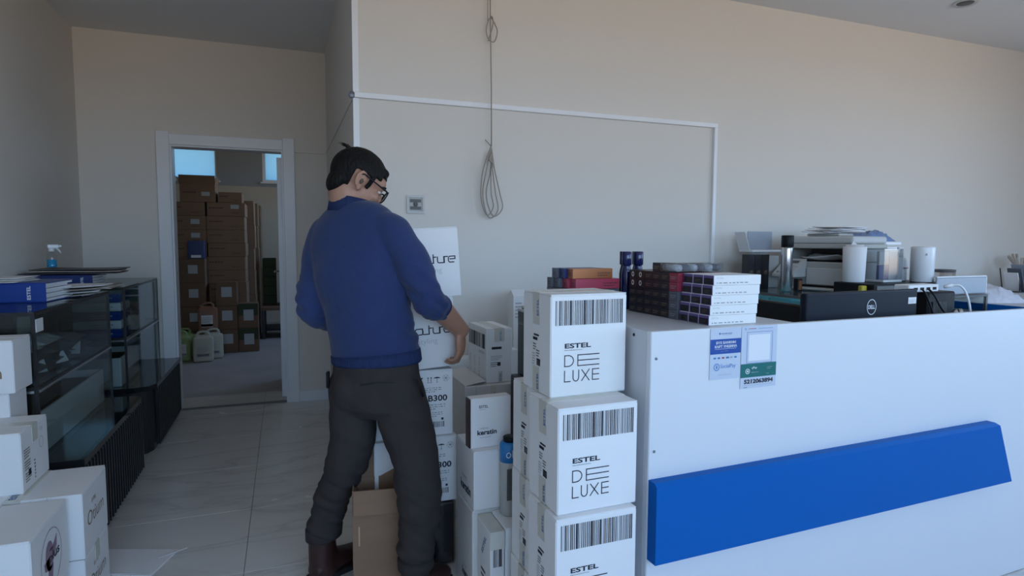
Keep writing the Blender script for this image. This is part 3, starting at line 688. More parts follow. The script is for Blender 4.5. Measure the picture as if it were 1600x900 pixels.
def b300(label, pos, rz=0):
    w, d, h = .32, .28, .2595
    c = carton('carton', label, pos, (w, d, h), rz, 'card_white', None, 'white transport-marked cartons under the carried boxes', seam='x')
    p = front(w, d, h); k = 'ink'
    x = w-.028
    p.ring(x, h*.865, .013, .013, .0012, 'ink_grey'); p.line((x-.01, h*.865), (x+.01, h*.865), .0012, k); p.line((x-.006, h*.865-.009), (x+.006, h*.865+.009), .0012, k); p.line((x+.006, h*.865-.009), (x-.006, h*.865+.009), .0012, k)
    x = w-.063; p.poly([(x-.014, h*.87), (x-.009, h*.885), (x, h*.892), (x+.009, h*.885), (x+.014, h*.87)], k); p.rect(x-.0007, h*.81, .0014, .018, k); p.rect(x-.003, h*.808, .006, .0014, k)
    for dx in (-.006, .006): p.rect(w-.092+dx-.001, h*.82, .002, .016, k); p.poly([(w-.092+dx-.004, h*.875), (w-.092+dx+.004, h*.875), (w-.092+dx, h*.895)], k)
    p.rect(w-.102, h*.808, .02, .0014, k)
    x = w-.125; p.poly([(x-.008, h*.89), (x+.008, h*.89), (x+.001, h*.855), (x-.001, h*.855)], k); p.rect(x-.0007, h*.815, .0014, .012, k); p.rect(x-.005, h*.81, .01, .0014, k)
    p.scribble(w-.16, h*.665, .12, .022, 'ink_grey', 3, 11)
    p.text('B300', w-.098, h*.525, .075, .024, 'ink', .025); p.scribble(w-.15, h*.40, .12, .025, 'ink_grey', 3, 12); p.scribble(w-.15, h*.29, .11, .022, 'ink_grey', 3, 13)
    p.bars(w-.11, h*.13, .075, h*.085, 6, 26, ('ink', 'ink', 'ink_grey')); p.rect(w-.047, h*.235, .009, .009, 'ink'); p.obj('lettering', c)
    return c
b300('white carton with transport symbols, directly under the lower carried box', (.284, 2.272, .5245), math.radians(-1))
b300('white carton with transport symbols, second below the carried boxes', (.296, 2.252, .264), math.radians(0))
# film-wrapped dark pack under it
dk = empty('wrapped_pack', (.346, 2.255, 0), 0, 'dark film-wrapped pack on the floor under the transport-marked cartons', 'pack')
q = MB()
for i in range(3):
    for j in range(2): q.box((.005+.087*i, .005+.13*j, .003), (.088+.087*i, .13+.13*j, .255), 'navy_gloss' if (i+j) % 2 else 'tube_black', .01)
q.obj('contents', dk); MB().box((0, 0, 0), (.268, .27, .262), 'clear_plastic', .012).obj('film', dk)
# ================================================================ CENTRE CARTON PILE
def lab(root, w, d, h, seed, face='front'):
    p = (front if face == 'front' else left)(w, d, h); W = w if face == 'front' else d
    p.rect(W*.46, h*.82, W*.16, h*.17, 'tape'); p.rect(W*.46, .002, W*.16, h*.2, 'tape')
    p.text('ESTEL', W*.575, h*.03, h*.15, W*.07, 'ink_blue', .02, 90, .0006); p.text('ESTEL', W*.575, h*.78, h*.18, W*.07, 'cyan_ink', .02, 90, .0006)
    p.rect(W*.2, h*.62, W*.38, h*.045, 'ink'); p.scribble(W*.18, h*.42, W*.42, h*.1, 'ink_grey', 3, seed); p.scribble(W*.16, h*.30, W*.3, h*.1, 'ink', 3, seed+1); p.rect(W*.42, h*.31, W*.12, h*.07, 'ink'); p.obj('label_print', root)
def barface(root, w, d, h):
    p = left(w, d, h); p.bars(d*.06, h*.62, d*.88, h*.27, 8, 30); p.text('ESTEL', d*.62, h*.52, d*.3, h*.04, 'ink_grey'); 
    for i in range(3): p.text('DE LUXE', d*(.12+.25*i)+.012, h*.08, h*.34, .016, 'ink_grey', -.01, 90)
    p.obj('lettering', root)
A = carton('carton', 'white carton with barcode side turned left, beside the man\'s hand', (.850, 2.60, .631), (.128, .26, .25), math.radians(2), 'card_white', 'tape', seam='y'); lab(A, .128, .26, .25, 40); barface(A, .128, .26, .25)
Bt = carton('carton', 'grey-white carton with half open flaps under the barcode carton', (.742, 2.572, .318), (.29, .36, .312), 0, 'card_grey', None, seam='y', flaps=False)
MB().box((0, 0, 0), (.10, .34, .004), 'card_grey', .001, Matrix.Translation((.001, .01, .312)) @ Matrix.Rotation(math.radians(-9), 4, 'Y')).obj('flap', Bt)
p = front(.29, .36, .312); p.rect(.118, .03, .03, .28, 'tape'); p.text('ESTEL', .14, .2, .08, .016, 'ink_blue', .02, 90, .0005); p.rect(.05, 0, .0015, .312, 'ink_grey'); p.obj('lettering', Bt)
carton('carton', 'grey-white carton on the floor carrying the half open one', (.742, 2.572, 0), (.30, .37, .317), 0, 'card_grey', None)
carton('carton', 'low white carton behind the man\'s hand against the wall', (.72, 2.945, 0), (.30, .11, .68), 0, 'card_white', None)
# tall pieces further right, against the wall
Hs = MB().prism([(0, 0), (.115, 0), (.115, .08), (0, .08)], 0, .385, 'card_white').obj('gable_carton'); Hs.location = (1.105, 2.93, .612); tag(Hs, 'narrow white carton with gabled top standing against the wall', 'box')
MB().add([(0, 0, .385), (.115, 0, .385), (.115, .08, .385), (0, .08, .385), (0, .04, .415), (.115, .04, .415)], [(0, 1, 5, 4), (2, 3, 4, 5), (0, 4, 3), (1, 2, 5)], 'card_white').obj('gable', Hs)
p = Print((0, 0, 0), (1, 0, 0), (0, 0, 1)); p.scribble(.01, .27, .035, .09, 'ink_grey', 5, 44); p.text('ESTEL', .05, .22, .06, .014, 'ink_blue', .01, 90); p.obj('lettering', Hs)
carton('carton', 'grey-white carton on the floor behind the dark box, carrying the gabled one', (1.06, 2.90, 0), (.18, .16, .612), 0, 'card_grey', None)
sm = carton('carton', 'small white carton leaning below the gabled carton', (1.025, 2.80, .50), (.06, .09, .24), 0, 'card_white', None); p = left(.06, .09, .24); p.scribble(.03, .15, .03, .02, 'ink_grey', 2, 3); p.obj('lettering', sm)
carton('carton', 'dark grey box behind the printed tape column', (.955, 2.425, 0), (.10, .14, .675), 0, 'box_dark', None)
sp_ = carton('carton', 'white carton on the floor under the small leaning carton', (1.08, 2.60, 0), (.16, .29, .50), 0, 'card_grey', None)
for i in range(2):
    o = inplace('dark_panel', 'dark green narrow panel standing behind the barcode stack, %s one' % ('nearer the wall', 'nearer the counter')[i], 'panel', (.985+.018*i, 2.435, .6757), (.997+.018*i, 2.555, .965+.012*i), 'green_panel', .002)
    MB().box((-.007, -.061, .2897+.012*i), (.007, .061, .30+.012*i), 'grey_light', .001).obj('edge_cap', o)
# keratin gift box on white cartons
K1 = carton('carton', 'white carton with bold lettering on its side, on the floor beside the bottle', (.592, 1.965, 0), (.16, .19, .342), math.radians(1), 'card_grey', None, seam='x')
p = left(.16, .19, .342); p.text('keratin', .07, .06, .11, .03, 'ink', .03); p.scribble(.08, .1, .06, .012, 'ink_grey', 1, 2); p.obj('lettering', K1)
K2 = carton('carton', 'white carton with bold side lettering under the gift box', (.596, 1.960, .3425), (.17, .21, .211), math.radians(1), 'card_white', None, seam='x')
p = left(.17, .21, .211); p.text('keratin', .055, .035, .12, .034, 'ink', .03); p.text('THERMO', .06, .08, .07, .012, 'ink_grey'); p.obj('lettering', K2)
gb = empty('gift_box', (.595, 1.990, .554), math.radians(3), 'slim white gift box with dark edge and bold lettering, standing upright', 'box')
MB().box((.0, 0, 0), (.150, .045, .178), 'card_white', .0015).obj('sleeve', gb)
MB().box((-.006, .003, .002), (-.0002, .042, .176), 'brown_leather', .001).obj('inner_tray', gb)
p = Print((0, 0, 0), (1, 0, 0), (0, 0, 1)); p.text('ESTEL', .03, .142, .034, .010, 'ink', .012); p.rect(.032, .136, .022, .0012, 'ink_grey'); p.text('THERMO', .03, .066, .034, .006, 'ink_grey'); p.text('keratin', .023, .046, .073, .018, 'ink', .03); p.rect(.032, .036, .042, .0012, 'ink_grey'); p.obj('lettering', gb)
# big bottle with blue top
bt = empty('litre_bottle', (.712, 1.918, .338), 0, 'grey translucent bottle with blue collar and black cap among the cartons', 'bottle')
MB().lathe([(.030, 0), (.034, .004), (.034, .185), (.033, .19)], 'grey_plastic', 24).obj('body', bt)
MB().lathe([(.0345, .188), (.0345, .248), (.028, .256)], 'cyan_ink', 24).obj('collar', bt); MB().lathe([(.022, .256), (.023, .258), (.023, .272), (.020, .274)], 'black_plastic', 20).obj('cap', bt)
p = Print((-.0345, -.0347, 0), (1, 0, 0), (0, 0, 1), .0004)
for u in (.018, .05): p.ring(u, .218, .009, .010, .003, 'sticker')
for u in (.031, .036): p.rect(u, .208, .0025, .026, 'sticker')
p.rect(.012, .06, .018, .11, 'grey_dark'); p.rect(.038, .05, .012, .12, 'grey_dark'); p.obj('label_print', bt)
F3 = carton('carton', 'white carton on the floor carrying the grey bottle', (.661, 1.816, 0), (.10, .143, .337), 0, 'card_white', None, seam='y')
p = front(.10, .143, .337); p.text('ESTEL', .04, .16, .1, .016, 'ink_blue', .02, 75); p.scribble(.02, .05, .06, .06, 'ink', 4, 53); p.obj('lettering', F3)
F2 = carton('carton', 'narrow white carton on the floor left of the bottle, printed tape on top', (.609, 1.816, 0), (.049, .143, .330), 0, 'card_white', 'tape', seam='y'); p = front(.049, .143, .330); p.bars(.010, .21, .032, .09, 9, 7); p.obj('lettering', F2)
p = left(.049, .143, .330); p.text('ESTEL', .06, .22, .08, .016, 'ink_blue', .02, 60); p.scribble(.04, .08, .05, .1, 'ink', 5, 50); p.obj('side_marks', F2)
# brown open carton
oc = empty('open_carton', (.203, 2.135, 0), math.radians(-8), 'open brown cardboard carton on the floor between the man\'s legs', 'box')
w, d, h, t = .185, .135, .40, .004
for nm, a, b in (('panel', (0, 0, 0), (w, t, h)), ('panel', (0, d-t, 0), (w, d, h)), ('panel', (0, t, 0), (t, d-t, h)), ('panel', (w-t, t, 0), (w, d-t, h))): pbox(nm, a, b, 'card_brown', oc, .001)
pbox('bottom', (t, t, .002), (w-t, d-t, .008), 'card_brown', oc, .001)
MB().box((.004, 0, 0), (w-.004, .003, .095), 'card_brown', .001, Matrix.Translation((0, d-.003, h)) @ Matrix.Rotation(math.radians(-18), 4, 'X')).obj('flap', oc)
MB().box((0, .006, 0), (.003, d-.006, .075), 'card_brown', .001, Matrix.Translation((.004, 0, h-.012)) @ Matrix.Rotation(math.radians(160), 4, 'Y')).obj('flap', oc)
MB().box((.004, 0, 0), (w-.004, .003, .085), 'card_brown', .001, Matrix.Translation((0, 0, h)) @ Matrix.Rotation(math.radians(168), 4, 'X')).obj('flap', oc)
MB().box((0, .006, 0), (.003, d-.006, .075), 'card_brown', .001, Matrix.Translation((w-.003, 0, h)) @ Matrix.Rotation(math.radians(35), 4, 'Y')).obj('flap', oc)
MB().box((.02, -.001, .20), (.025, -.0002, .27), 'tape_brown').obj('tape', oc)
# ================================================================ RECEPTION COUNTER
K = .87; CX, CY = .927, 1.400; CT = 1.036; CR = math.radians(1.6)
ct = empty('reception_counter', (CX, CY, 0), CR, 'long white reception counter with a broad blue band across its front', 'counter')
CLn = 2.30
MB().box((0, 0, .002), (CLn, .018, CT-.001), 'counter_white', .0015).obj('front_panel', ct)
MB().box((0, .0185, .002), (.018, .75, CT-.001), 'counter_edge', .0015).obj('side_panel', ct)
MB().box((.0185, .0185, CT-.024), (.54, .75, CT-.002), 'counter_edge', .0015).obj('ledge_top', ct)
MB().box((.52, .0185, .002), (.538, .75, CT-.0245), 'counter_edge', .0015).obj('inner_panel', ct)
DTZ = .765
MB().box((.5405, .0185, DTZ-.025), (CLn, .66, DTZ), 'counter_edge', .002).obj('desk_top', ct)
MB().box((CLn-.02, .0185, .002), (CLn-.001, .65, DTZ-.0255), 'counter_edge', .002).obj('end_panel', ct)
MB().box((.0005, -.0006, .003), (.004, .0, CT-.002), 'counter_edge').obj('edge_band', ct)
bl = MB(); y0, y1 = -.040, -.0008
vs = [(.003, y0, .394), (1.583, y0, .399), (1.492, y0, .620), (.003, y0, .612), (.003, y0+.011, .622), (1.479, y0+.011, .630), (.003, y1, .622), (1.479, y1, .630), (.003, y1, .394), (1.583, y1, .399)]
bl.add(vs, [(0, 1, 2, 3), (3, 2, 5, 4), (4, 5, 7, 6), (6, 7, 9, 8), (8, 9, 1, 0), (0, 3, 4, 6, 8), (1, 9, 7, 5, 2)], 'counter_blue'); bl.obj('blue_band', ct)
for x, z in ((.019, .960), (.019, .70)):
    MB().cyl((0, 0, 0), .004, .002, 'steel_screw', 12, Matrix.Translation((x, 0, z)) @ Matrix.Rotation(math.pi/2, 4, 'X')).obj('screw', ct)
for y in (.08, .40): MB().cyl((0, 0, 0), .0045, .002, 'black_plastic', 12, Matrix.Translation((0, y, CT-.02)) @ Matrix.Rotation(-math.pi/2, 4, 'Y')).obj('screw', ct)
# ---- notices taped to the counter front
def notice(label, u, w, z0, z1):
    o = empty('notice', (CX, CY, 0), CR, label, 'notice')
    MB().box((u, -.0022, z0), (u+w, -.0012, z1), 'poster_white').obj('sheet', o); return o, Print((u, -.0022, z0), (1, 0, 0), (0, 0, 1), .0005)
w, h = .111, .148; n1, p = notice('pale card-payment notice with dark blue band, left of two on the counter', .201, w, .885, .885+h)
p.rect(.0, h*.50, w, h*.29, 'poster_blue'); p.text('GOLOMT BANK', w*.34, h*.885, w*.36, h*.022, 'ink_blue', .03); p.rect(w*.27, h*.88, w*.045, h*.034, 'ink_blue'); p.rect(w*.38, h*.866, w*.3, .0008, 'ink_grey')
p.text('БҮХ БАНКНЫ', w*.18, h*.695, w*.64, h*.052, 'sticker', .03, 0, .0005); p.text('КАРТ УНШИНА', w*.14, h*.620, w*.72, h*.052, 'sticker', .03, 0, .0005); p.rect(w*.14, h*.595, w*.7, .0008, 'sticker', .0005); p.scribble(w*.33, h*.545, w*.33, h*.03, 'sticker', 1, 61)
for i, k in enumerate(('cyan_ink', 'ink_blue', 'tube_red', 'ink_blue', 'ink_grey', 'cyan_ink')): p.rect(w*(.11+.135*i), h*.405, w*(.08 if i != 3 else .1), h*.032, k)
p.ring(w*.22, h*.245, w*.095, w*.095, .0022, 'cyan_ink'); p.text('$', w*.19, h*.21, w*.06, h*.075, 'cyan_ink', .03); p.text('SocialPay', w*.34, h*.195, w*.5, h*.10, 'cyan_ink', .0); p.rect(w*.27, h*.085, w*.44, .0008, 'ink_grey'); p.obj('lettering', n1)
w, h = .135, .1845; n2, p = notice('pale notice with green band and a bold handwritten number, right of two', .314, w, .850, .850+h)
p.ring(w*.10, h*.955, .003, .003, .001, 'cyan_ink'); p.rect(w*.18, h*.953, w*.22, .0016, 'tube_red'); p.rect(w*.45, h*.953, w*.42, .0010, 'ink_blue')
fx0, fx1, fz0, fz1 = w*.15, w*.86, h*.40, h*.90; t = .0010
p.rect(fx0, fz0, t, fz1-fz0, 'ink_blue'); p.rect(fx1, fz0, t, fz1-fz0, 'ink_blue'); p.rect(fx0, fz0, fx1-fx0, t, 'ink_blue'); p.rect(fx0, fz1, fx1-fx0, t, 'ink_blue'); p.rect(w*.2, h*.44, w*.6, h*.42, 'sticker')
p.rect(0, h*.175, w, h*.22, 'poster_green'); p.text('qPay', w*.30, h*.30, w*.15, h*.045, 'sticker', .01, 0, .0005); p.scribble(w*.30, h*.245, w*.3, h*.03, 'sticker', 1, 62)
p.ring(w*.19, h*.275, w*.06, w*.06, .002, 'sticker', lift=.0005); p.rect(w*.17, h*.26, w*.04, h*.03, 'sticker', .0005); p.scribble(w*.73, h*.29, w*.16, h*.05, 'sticker', 2, 63); p.scribble(w*.72, h*.21, w*.12, h*.02, 'sticker', 1, 64)
p.text('5212063894', w*.10, h*.070, w*.82, h*.075, 'ink', .045); p.rect(w*.1, h*.045, w*.8, .0007, 'ink_grey'); p.scribble(w*.1, h*.012, w*.12, h*.02, 'ink', 1, 65); p.obj('lettering', n2)

# ================================================================ GOODS ON THE COUNTER LEDGE
ZT = CT-.0015
def cpos(u, v): return (CX+u*math.cos(CR)-v*math.sin(CR), CY+u*math.sin(CR)+v*math.cos(CR))
TWd, TDp, THt = .178, .0457, .0291
def tube_meshes():
    body = MB().box((0, 0, 0), (TWd, TDp, THt), 'card_white', .0008).mesh('body')
    end = MB().box((-.0008, .0008, .0008), (.0004, TDp-.0008, THt-.0008), 'tube_purple').mesh('end_panel')
    p = Print((0, TDp, 0), (0, -1, 0), (0, 0, 1), .0012); p.rect(.003, .002, TDp-.006, THt*.64, 'tube_black'); p.scribble(.010, .007, .025, .010, 'ink_gold', 2, 71); e_ = p.mb.mesh('end_print')
    p = Print((0, 0, 0), (1, 0, 0), (0, 0, 1), .0005); p.text('ESTEL', .010, .019, .026, .004, 'ink_faint'); p.scribble(.010, .005, .155, .007, 'ink_grey', 1, 72); f = p.mb.mesh('front_print')
    return body, end, e_, f
tb_, te_, tp_, tf_ = tube_meshes()
lay = ['bottom', 'second', 'middle', 'fourth', 'top']
for l in range(5):
    for j in range(3):
        x, y = cpos(.236+.0035*l, .048+.047*j)
        o = link('dye_box', tb_); o.location = (x, y, ZT+.0295*l); o.rotation_euler = (0, 0, CR)
        tag(o, 'white dye box with purple end, %s layer, %s row from the counter front' % (lay[l], ordn[j]), 'box', 'white and purple dye boxes on the counter')
        link('end_panel', te_, o); link('end_print', tp_, o)
        if j == 0: link('front_print', tf_, o)
def blackbox_mesh(k, logo):
    b = MB().box((0, 0, 0), (.174, .0448, .0291), k, .0008).mesh('body')
    p = Print((0, .0448, 0), (0, -1, 0), (0, 0, 1), .0006)
    if logo: p.ring(.0224, .0146, .0075, .009, .0035, 'sticker', seg=16)
    else: p.scribble(.009, .009, .028, .012, 'ink_gold' if k == 'tube_black' else 'ink_grey', 2, 75)
    return b, p.mb.mesh('end_print')
bbA = blackbox_mesh('tube_black', False); bbB = blackbox_mesh('tube_black', True); bbC = blackbox_mesh('tube_red', False); bbD = blackbox_mesh('slate_box', False)
for j in range(6):
    for l in range(5 if j != 2 else 6):
        d_ = bbB if j in (4, 5) and l in (3, 4) else bbC if j == 0 and l in (3, 4) else bbD if j == 0 else bbA
        x, y = cpos(.233, .193+.0459*j)
        o = link('dye_box', d_[0]); o.location = (x, y, ZT+.0294*l); o.rotation_euler = (0, 0, CR); link('end_print', d_[1], o)
        tag(o, '%s dye box, %s up in the %s column behind the white ones' % ('black round-marked' if d_ is bbB else 'dark red' if d_ is bbC else 'slate' if d_ is bbD else 'black', ordn[l], ordn[j]), 'box', 'dark dye boxes on the counter')
x, y = cpos(.228, .194)
cp = empty('clear_pack', (x, y, ZT+.0294*5+.001), CR, 'clear plastic pack of small tubes lying on the dark dye boxes', 'pack')
for i in range(6): MB().tube([(.017+.030*i, .009, .014), (.017+.030*i, .083, .014)], .0118, ('film', 'slate_box')[i % 2], 8).obj('tube', cp)
MB().box((0, .002, 0), (.187, .089, .030), 'clear_plastic', .003).obj('shell', cp)
for i, (u, v) in enumerate(((.254, .520), (.270, .560), (.304, .520), (.324, .560))):
    x, y = cpos(u, v)
    b = empty('navy_bottle', (x, y, ZT), 0, 'glossy navy bottle behind the dye boxes, %s from the left' % ordn[i], 'bottle', 'navy bottles on the counter')
    MB().lathe([(.0165, 0), (.019, .003), (.019, .126), (.0165, .143), (.0135, .155), (.0135, .161)], 'navy_gloss', 20).obj('body', b); MB().lathe([(.0165, .160), (.0178, .162), (.0178, .207), (.0165, .209)], 'navy_gloss', 20).obj('cap', b)
def longbox(label, u, v, z, dims, k, rz=0, sd=1):
    dims = tuple(q*K for q in dims)
    x, y = cpos(u*K, v*K); o = MB().box((0, 0, 0), dims, k, .001).obj('dye_box'); o.location = (x, y, ZT+z*K); o.rotation_euler = (0, 0, CR+rz); tag(o, label, 'box', 'coloured dye boxes at the ledge end')
    p = Print((0, dims[1], 0), (0, -1, 0), (0, 0, 1), .0006); p.scribble(.01, dims[2]*.3, dims[1]-.02, dims[2]*.4, 'ink', 2, sd); p.obj('end_print', o)
    p = Print((0, 0, 0), (1, 0, 0), (0, 0, 1), .0006); p.scribble(dims[0]*.62, dims[2]*.25, dims[0]*.34, dims[2]*.5, 'ink_brown', 2, sd+1); p.obj('front_print', o); return o
for i in range(4): longbox('slate dye box in the lower layer under the pink boxes, %s from the front' % ordn[i], .012, .585+.046*i, 0, (.245, .044, .044), 'slate_box', 0, 80+i)
for i in range(4): longbox('slate dye box in the middle layer under the pink boxes, %s from the front' % ordn[i], .004, .585+.046*i, .0445, (.245, .044, .044), 'slate_box', 0, 84+i)
longbox('bright pink dye box nearest, at the left end of the ledge', .042, .577, .0895, (.205, .044, .041), 'pink_box', .0, 90); longbox('pink dye box behind the bright pink one, its end showing', .030, .624, .0895, (.205, .044, .041), 'pink_box', .0, 91)
longbox('slate dye box beside the pink ones, third row', .012, .670, .0895, (.205, .044, .041), 'slate_box', .0, 92); longbox('slate dye box at the back of the pink layer', .002, .716, .0895, (.205, .044, .041), 'slate_box', .0, 93)
longbox('copper coloured dye box on top at the left end of the ledge', .035, .590, .131, (.185, .044, .040), 'orange_box', .0, 94); longbox('navy dye box on top behind the copper one', .020, .636, .131, (.185, .044, .040), 'navy', .0, 95); longbox('slate dye box on top, furthest behind the copper one', .008, .682, .131, (.185, .044, .040), 'slate_box', .0, 96)

# ================================================================ DESK: MONITORS, CABLES
DZ0 = DTZ+.0006
mo = empty('monitor', (1.640, 1.557, DZ0), math.radians(3), 'black computer monitor seen from behind with a round white emblem', 'monitor')
mw, mz1 = .574, .343
MB().box((0, 0, .02), (mw, .026, mz1), 'dark_plastic', .007).obj('back_cover', mo); MB().box((.004, .0265, .024), (mw-.004, .031, mz1-.004), 'black_gloss', .002).obj('screen', mo)
MB().box((mw*.36, -.024, .06), (mw*.66, -.0005, .21), 'black_plastic', .01).obj('stand_neck', mo); MB().box((mw*.25, -.02, 0), (mw*.75, .12, .012), 'black_plastic', .005).obj('stand_base', mo)
p = Print((0, 0, 0), (1, 0, 0), (0, 0, 1), .0012); ex, ez = mw*.56, .285
p.ring(ex, ez, .0245, .028, .0026, 'sticker'); p.text('DELL', ex-.0175, ez-.007, .035, .014, 'sticker', .03); p.obj('emblem', mo)
p = Print((mw*.905, 0, .289), (1, 0, 0), (0, 0, 1), .0012); p.rect(0, 0, .045, .024, 'sticker'); p.scribble(.004, .005, .037, .012, 'ink_grey', 2, 99); p.obj('asset_sticker', mo)
m2 = empty('monitor', (1.914, 1.80, DZ0), math.radians(86), 'black monitor turned side-on, left of the emblem monitor', 'monitor')
MB().box((0, 0, .02), (.32, .024, .268), 'black_plastic', .006).obj('back_cover', m2); MB().box((.004, -.005, .024), (.316, -.0005, .263), 'black_gloss', .002).obj('screen', m2); MB().box((.08, -.05, 0), (.23, .07, .012), 'black_plastic', .004).obj('stand_base', m2); MB().box((.13, .0245, .0125), (.18, .045, .15), 'black_plastic', .004).obj('stand_neck', m2)
bxp = empty('terminal_box', (2.29, 1.60, DZ0), math.radians(3), 'black terminal with a ribbed back and dangling cables right of the monitor', 'terminal')
MB().box((0, 0, 0), (.165, .14, .327), 'black_plastic', .006).obj('housing', bxp)
rbm = MB().box((.0, -.006, .05), (.004, -.0003, .29), 'grey_dark', .001).mesh('rib')
for i in range(9):
    q = link('rib', rbm, bxp); q.location = (.025+.009*i, 0, 0)
HZ = DZ0+.3275
hb = empty('cable_hub', (2.20, 1.612, HZ), math.radians(3), 'white hub with a row of sockets on the black terminal', 'hub')
MB().box((.0, 0, 0), (.175, .06, .028), 'white_plastic', .003).obj('housing', hb)
for i in range(4): MB().box((.026+.037*i, -.0015, .007), (.048+.037*i, -.0002, .0175), 'black_plastic', .001).obj('socket', hb)
def cable(label, pts, rad, k, n=8): return tag(MB().tube(crv(pts, n), rad, k, 8).obj('cable'), label, 'cable')
cable('white cable arching from the hub down behind the counter', [(2.40, 1.588, 1.118), (2.418, 1.572, 1.118), (2.44, 1.562, 1.09), (2.462, 1.558, 1.03), (2.475, 1.558, .93), (2.48, 1.562, .772)], .0040, 'white_plastic')
tag(MB().tube([(2.379, 1.604, 1.112), (2.402, 1.588, 1.119)], .007, 'white_plastic', 8).obj('cable_plug'), 'white plug of the arching cable in the hub end', 'plug')
cable('thin black cable hanging down the terminal back, left one', [(2.262, 1.607, 1.105), (2.268, 1.592, 1.08), (2.30, 1.583, 1.0), (2.318, 1.580, .91), (2.318, 1.582, .772)], .0035, 'black_plastic')
cable('black cable drooping across the terminal back to the silver plugs', [(2.300, 1.609, 1.105), (2.306, 1.588, 1.08), (2.335, 1.578, 1.03), (2.375, 1.574, 1.0), (2.405, 1.574, .99)], .004, 'black_plastic')
for i, (x, z) in enumerate(((2.388, 1.012), (2.416, 1.014))):
    tag(MB().tube([(x, 1.566, z+.012), (x+.026, 1.562, z-.03)], .009, 'silver', 8).obj('cable_plug'), 'silver cable plug hanging in front of the black terminal, %s' % ('left one', 'right one')[i], 'plug', 'silver plugs')
# ================================================================ REAR GLASS SHOWCASE
SZT = 1.01; RX, RY = 2.45, 2.18
rc = empty('display_case', (RX, RY, 0), 0, 'rear glass showcase with teal boxes, carrying the printer', 'display case')
RL, RD = 1.135, .86; t = .014
MB().box((0, 0, 0), (RL, RD, .30), 'black_metal', .003).obj('base', rc)
fr = MB()
for x in (0, RL-t):
    for y in (0, RD-t): fr.box((x, y, .3), (x+t, y+t, SZT-.006), 'grey_dark')
for y in (0, RD-t): fr.box((t, y, SZT-.018), (RL-t, y+t, SZT-.006), 'grey_dark')
for x in (0, RL-t): fr.box((x, t, SZT-.018), (x+t, RD-t, SZT-.006), 'grey_dark')
fr.obj('frame', rc)
pbox('top_pane', (-.01, -.01, SZT-.006), (RL, RD+.005, SZT), 'glass_clear', rc, 0)
pbox('side_pane', (.003, t, .3), (.007, RD-t, SZT-.018), 'glass_clear', rc, 0); pbox('front_pane', (t, .003, .3), (RL-t, .007, SZT-.018), 'glass', rc, 0)
pbox('shelf', (.016, .016, .83), (RL-.016, RD-.016, .838), 'glass', rc, 0)
for i in range(6):
    o = inplace('teal_box', 'teal box along the left side of the rear showcase, %s from the wall' % ordn[5-i], 'box', (RX+.03, RY+.03+.135*i, .839), (RX+.25, RY+.152+.135*i, .985-.008*(i % 2)), 'teal', .003, 'teal boxes in the rear showcase')
    p = Print((-.11, .061, 0), (0, -1, 0), (0, 0, 1)); p.rect(.03, .05, .02, .03, 'sticker'); p.rect(.075, .02, .006, .11, 'yellow'); p.obj('label_print', o)
for i in range(4):
    o = inplace('teal_box', 'teal box along the front of the rear showcase, %s from the left corner' % ordn[i], 'box', (RX+.26+.15*i, RY+.03, .839), (RX+.40+.15*i, RY+.2, .978), 'teal', .003, 'teal boxes in the rear showcase')
    p = Print((-.07, -.085, 0), (1, 0, 0), (0, 0, 1)); p.rect(.03, .06, .03, .03, 'sticker'); p.obj('label_print', o)
# printer: its working front turned to the left, panel at the far end
pr = empty('printer', (2.80, 2.84, SZT+.001), math.radians(-80), 'grey multifunction laser printer with tilted control panel, on the rear showcase', 'printer')
pw, pd = .41, .33
MB().box((0, 0, 0), (pw, pd, .16), 'grey_plastic', .008).obj('body', pr)
MB().box((.0, .0, .1605), (.035, pd, .235), 'grey_plastic', .004).obj('side_wall', pr); MB().box((pw-.05, .0, .1605), (pw, pd, .235), 'grey_plastic', .004).obj('side_wall', pr); MB().box((.036, pd-.12, .1605), (pw-.051, pd, .235), 'grey_dark', .004).obj('output_bay', pr)
MB().box((-.012, -.01, .2355), (pw+.012, pd, .262), 'grey_plastic', .005).obj('scanner_bed', pr); MB().box((-.008, -.006, .2625), (pw+.008, pd, .305), 'grey_light', .012).obj('scanner_lid', pr)
MB().box((.10, .06, .3055), (.30, .20, .322), 'grey_plastic', .006).obj('feeder', pr)
cpn = MB().add([(.01, -.12, .085), (.15, -.12, .085), (.15, -.001, .175), (.01, -.001, .175), (.01, -.12, .072), (.15, -.12, .072), (.15, -.001, .072), (.01, -.001, .072)], [(0, 1, 2, 3), (4, 7, 6, 5), (0, 4, 5, 1), (1, 5, 6, 2), (3, 7, 4, 0), (2, 6, 7, 3)], 'grey_light').obj('control_panel', pr)
pv = Vector((0, .119, .09)).normalized(); p = Print((.01, -.12, .085), (1, 0, 0), pv, .0008); p.rect(.03, .105, .08, .025, 'grey_dark')
for i in range(5):
    for j in range(3): p.rect(.02+.022*i, .016+.026*j, .012, .012, 'grey_plastic' if j else 'grey_dark')
p.obj('panel_print', cpn)
MB().box((.155, -.012, .03), (pw-.03, -.0005, .125), 'grey_light', .004).obj('front_door', pr); MB().box((.10, -.09, .004), (pw-.02, -.001, .016), 'grey_light', .003).obj('paper_tray', pr); MB().box((.12, -.008, .0165), (pw-.03, -.0008, .028), 'black_plastic', .001).obj('tray_slot', pr)
def sh(label, loc, w, l, rz, tilt=(0, 0), group=None, curl=.006, th=.002): return sheet('sheet', label, loc, w, l, rz, 'paper', tilt, group=group, curl=curl, th=th)
sh('curled printed sheet in the printer output slot', (2.92, 2.64, SZT+.168), .16, .22, math.radians(12), (0, -.05), None, .02)
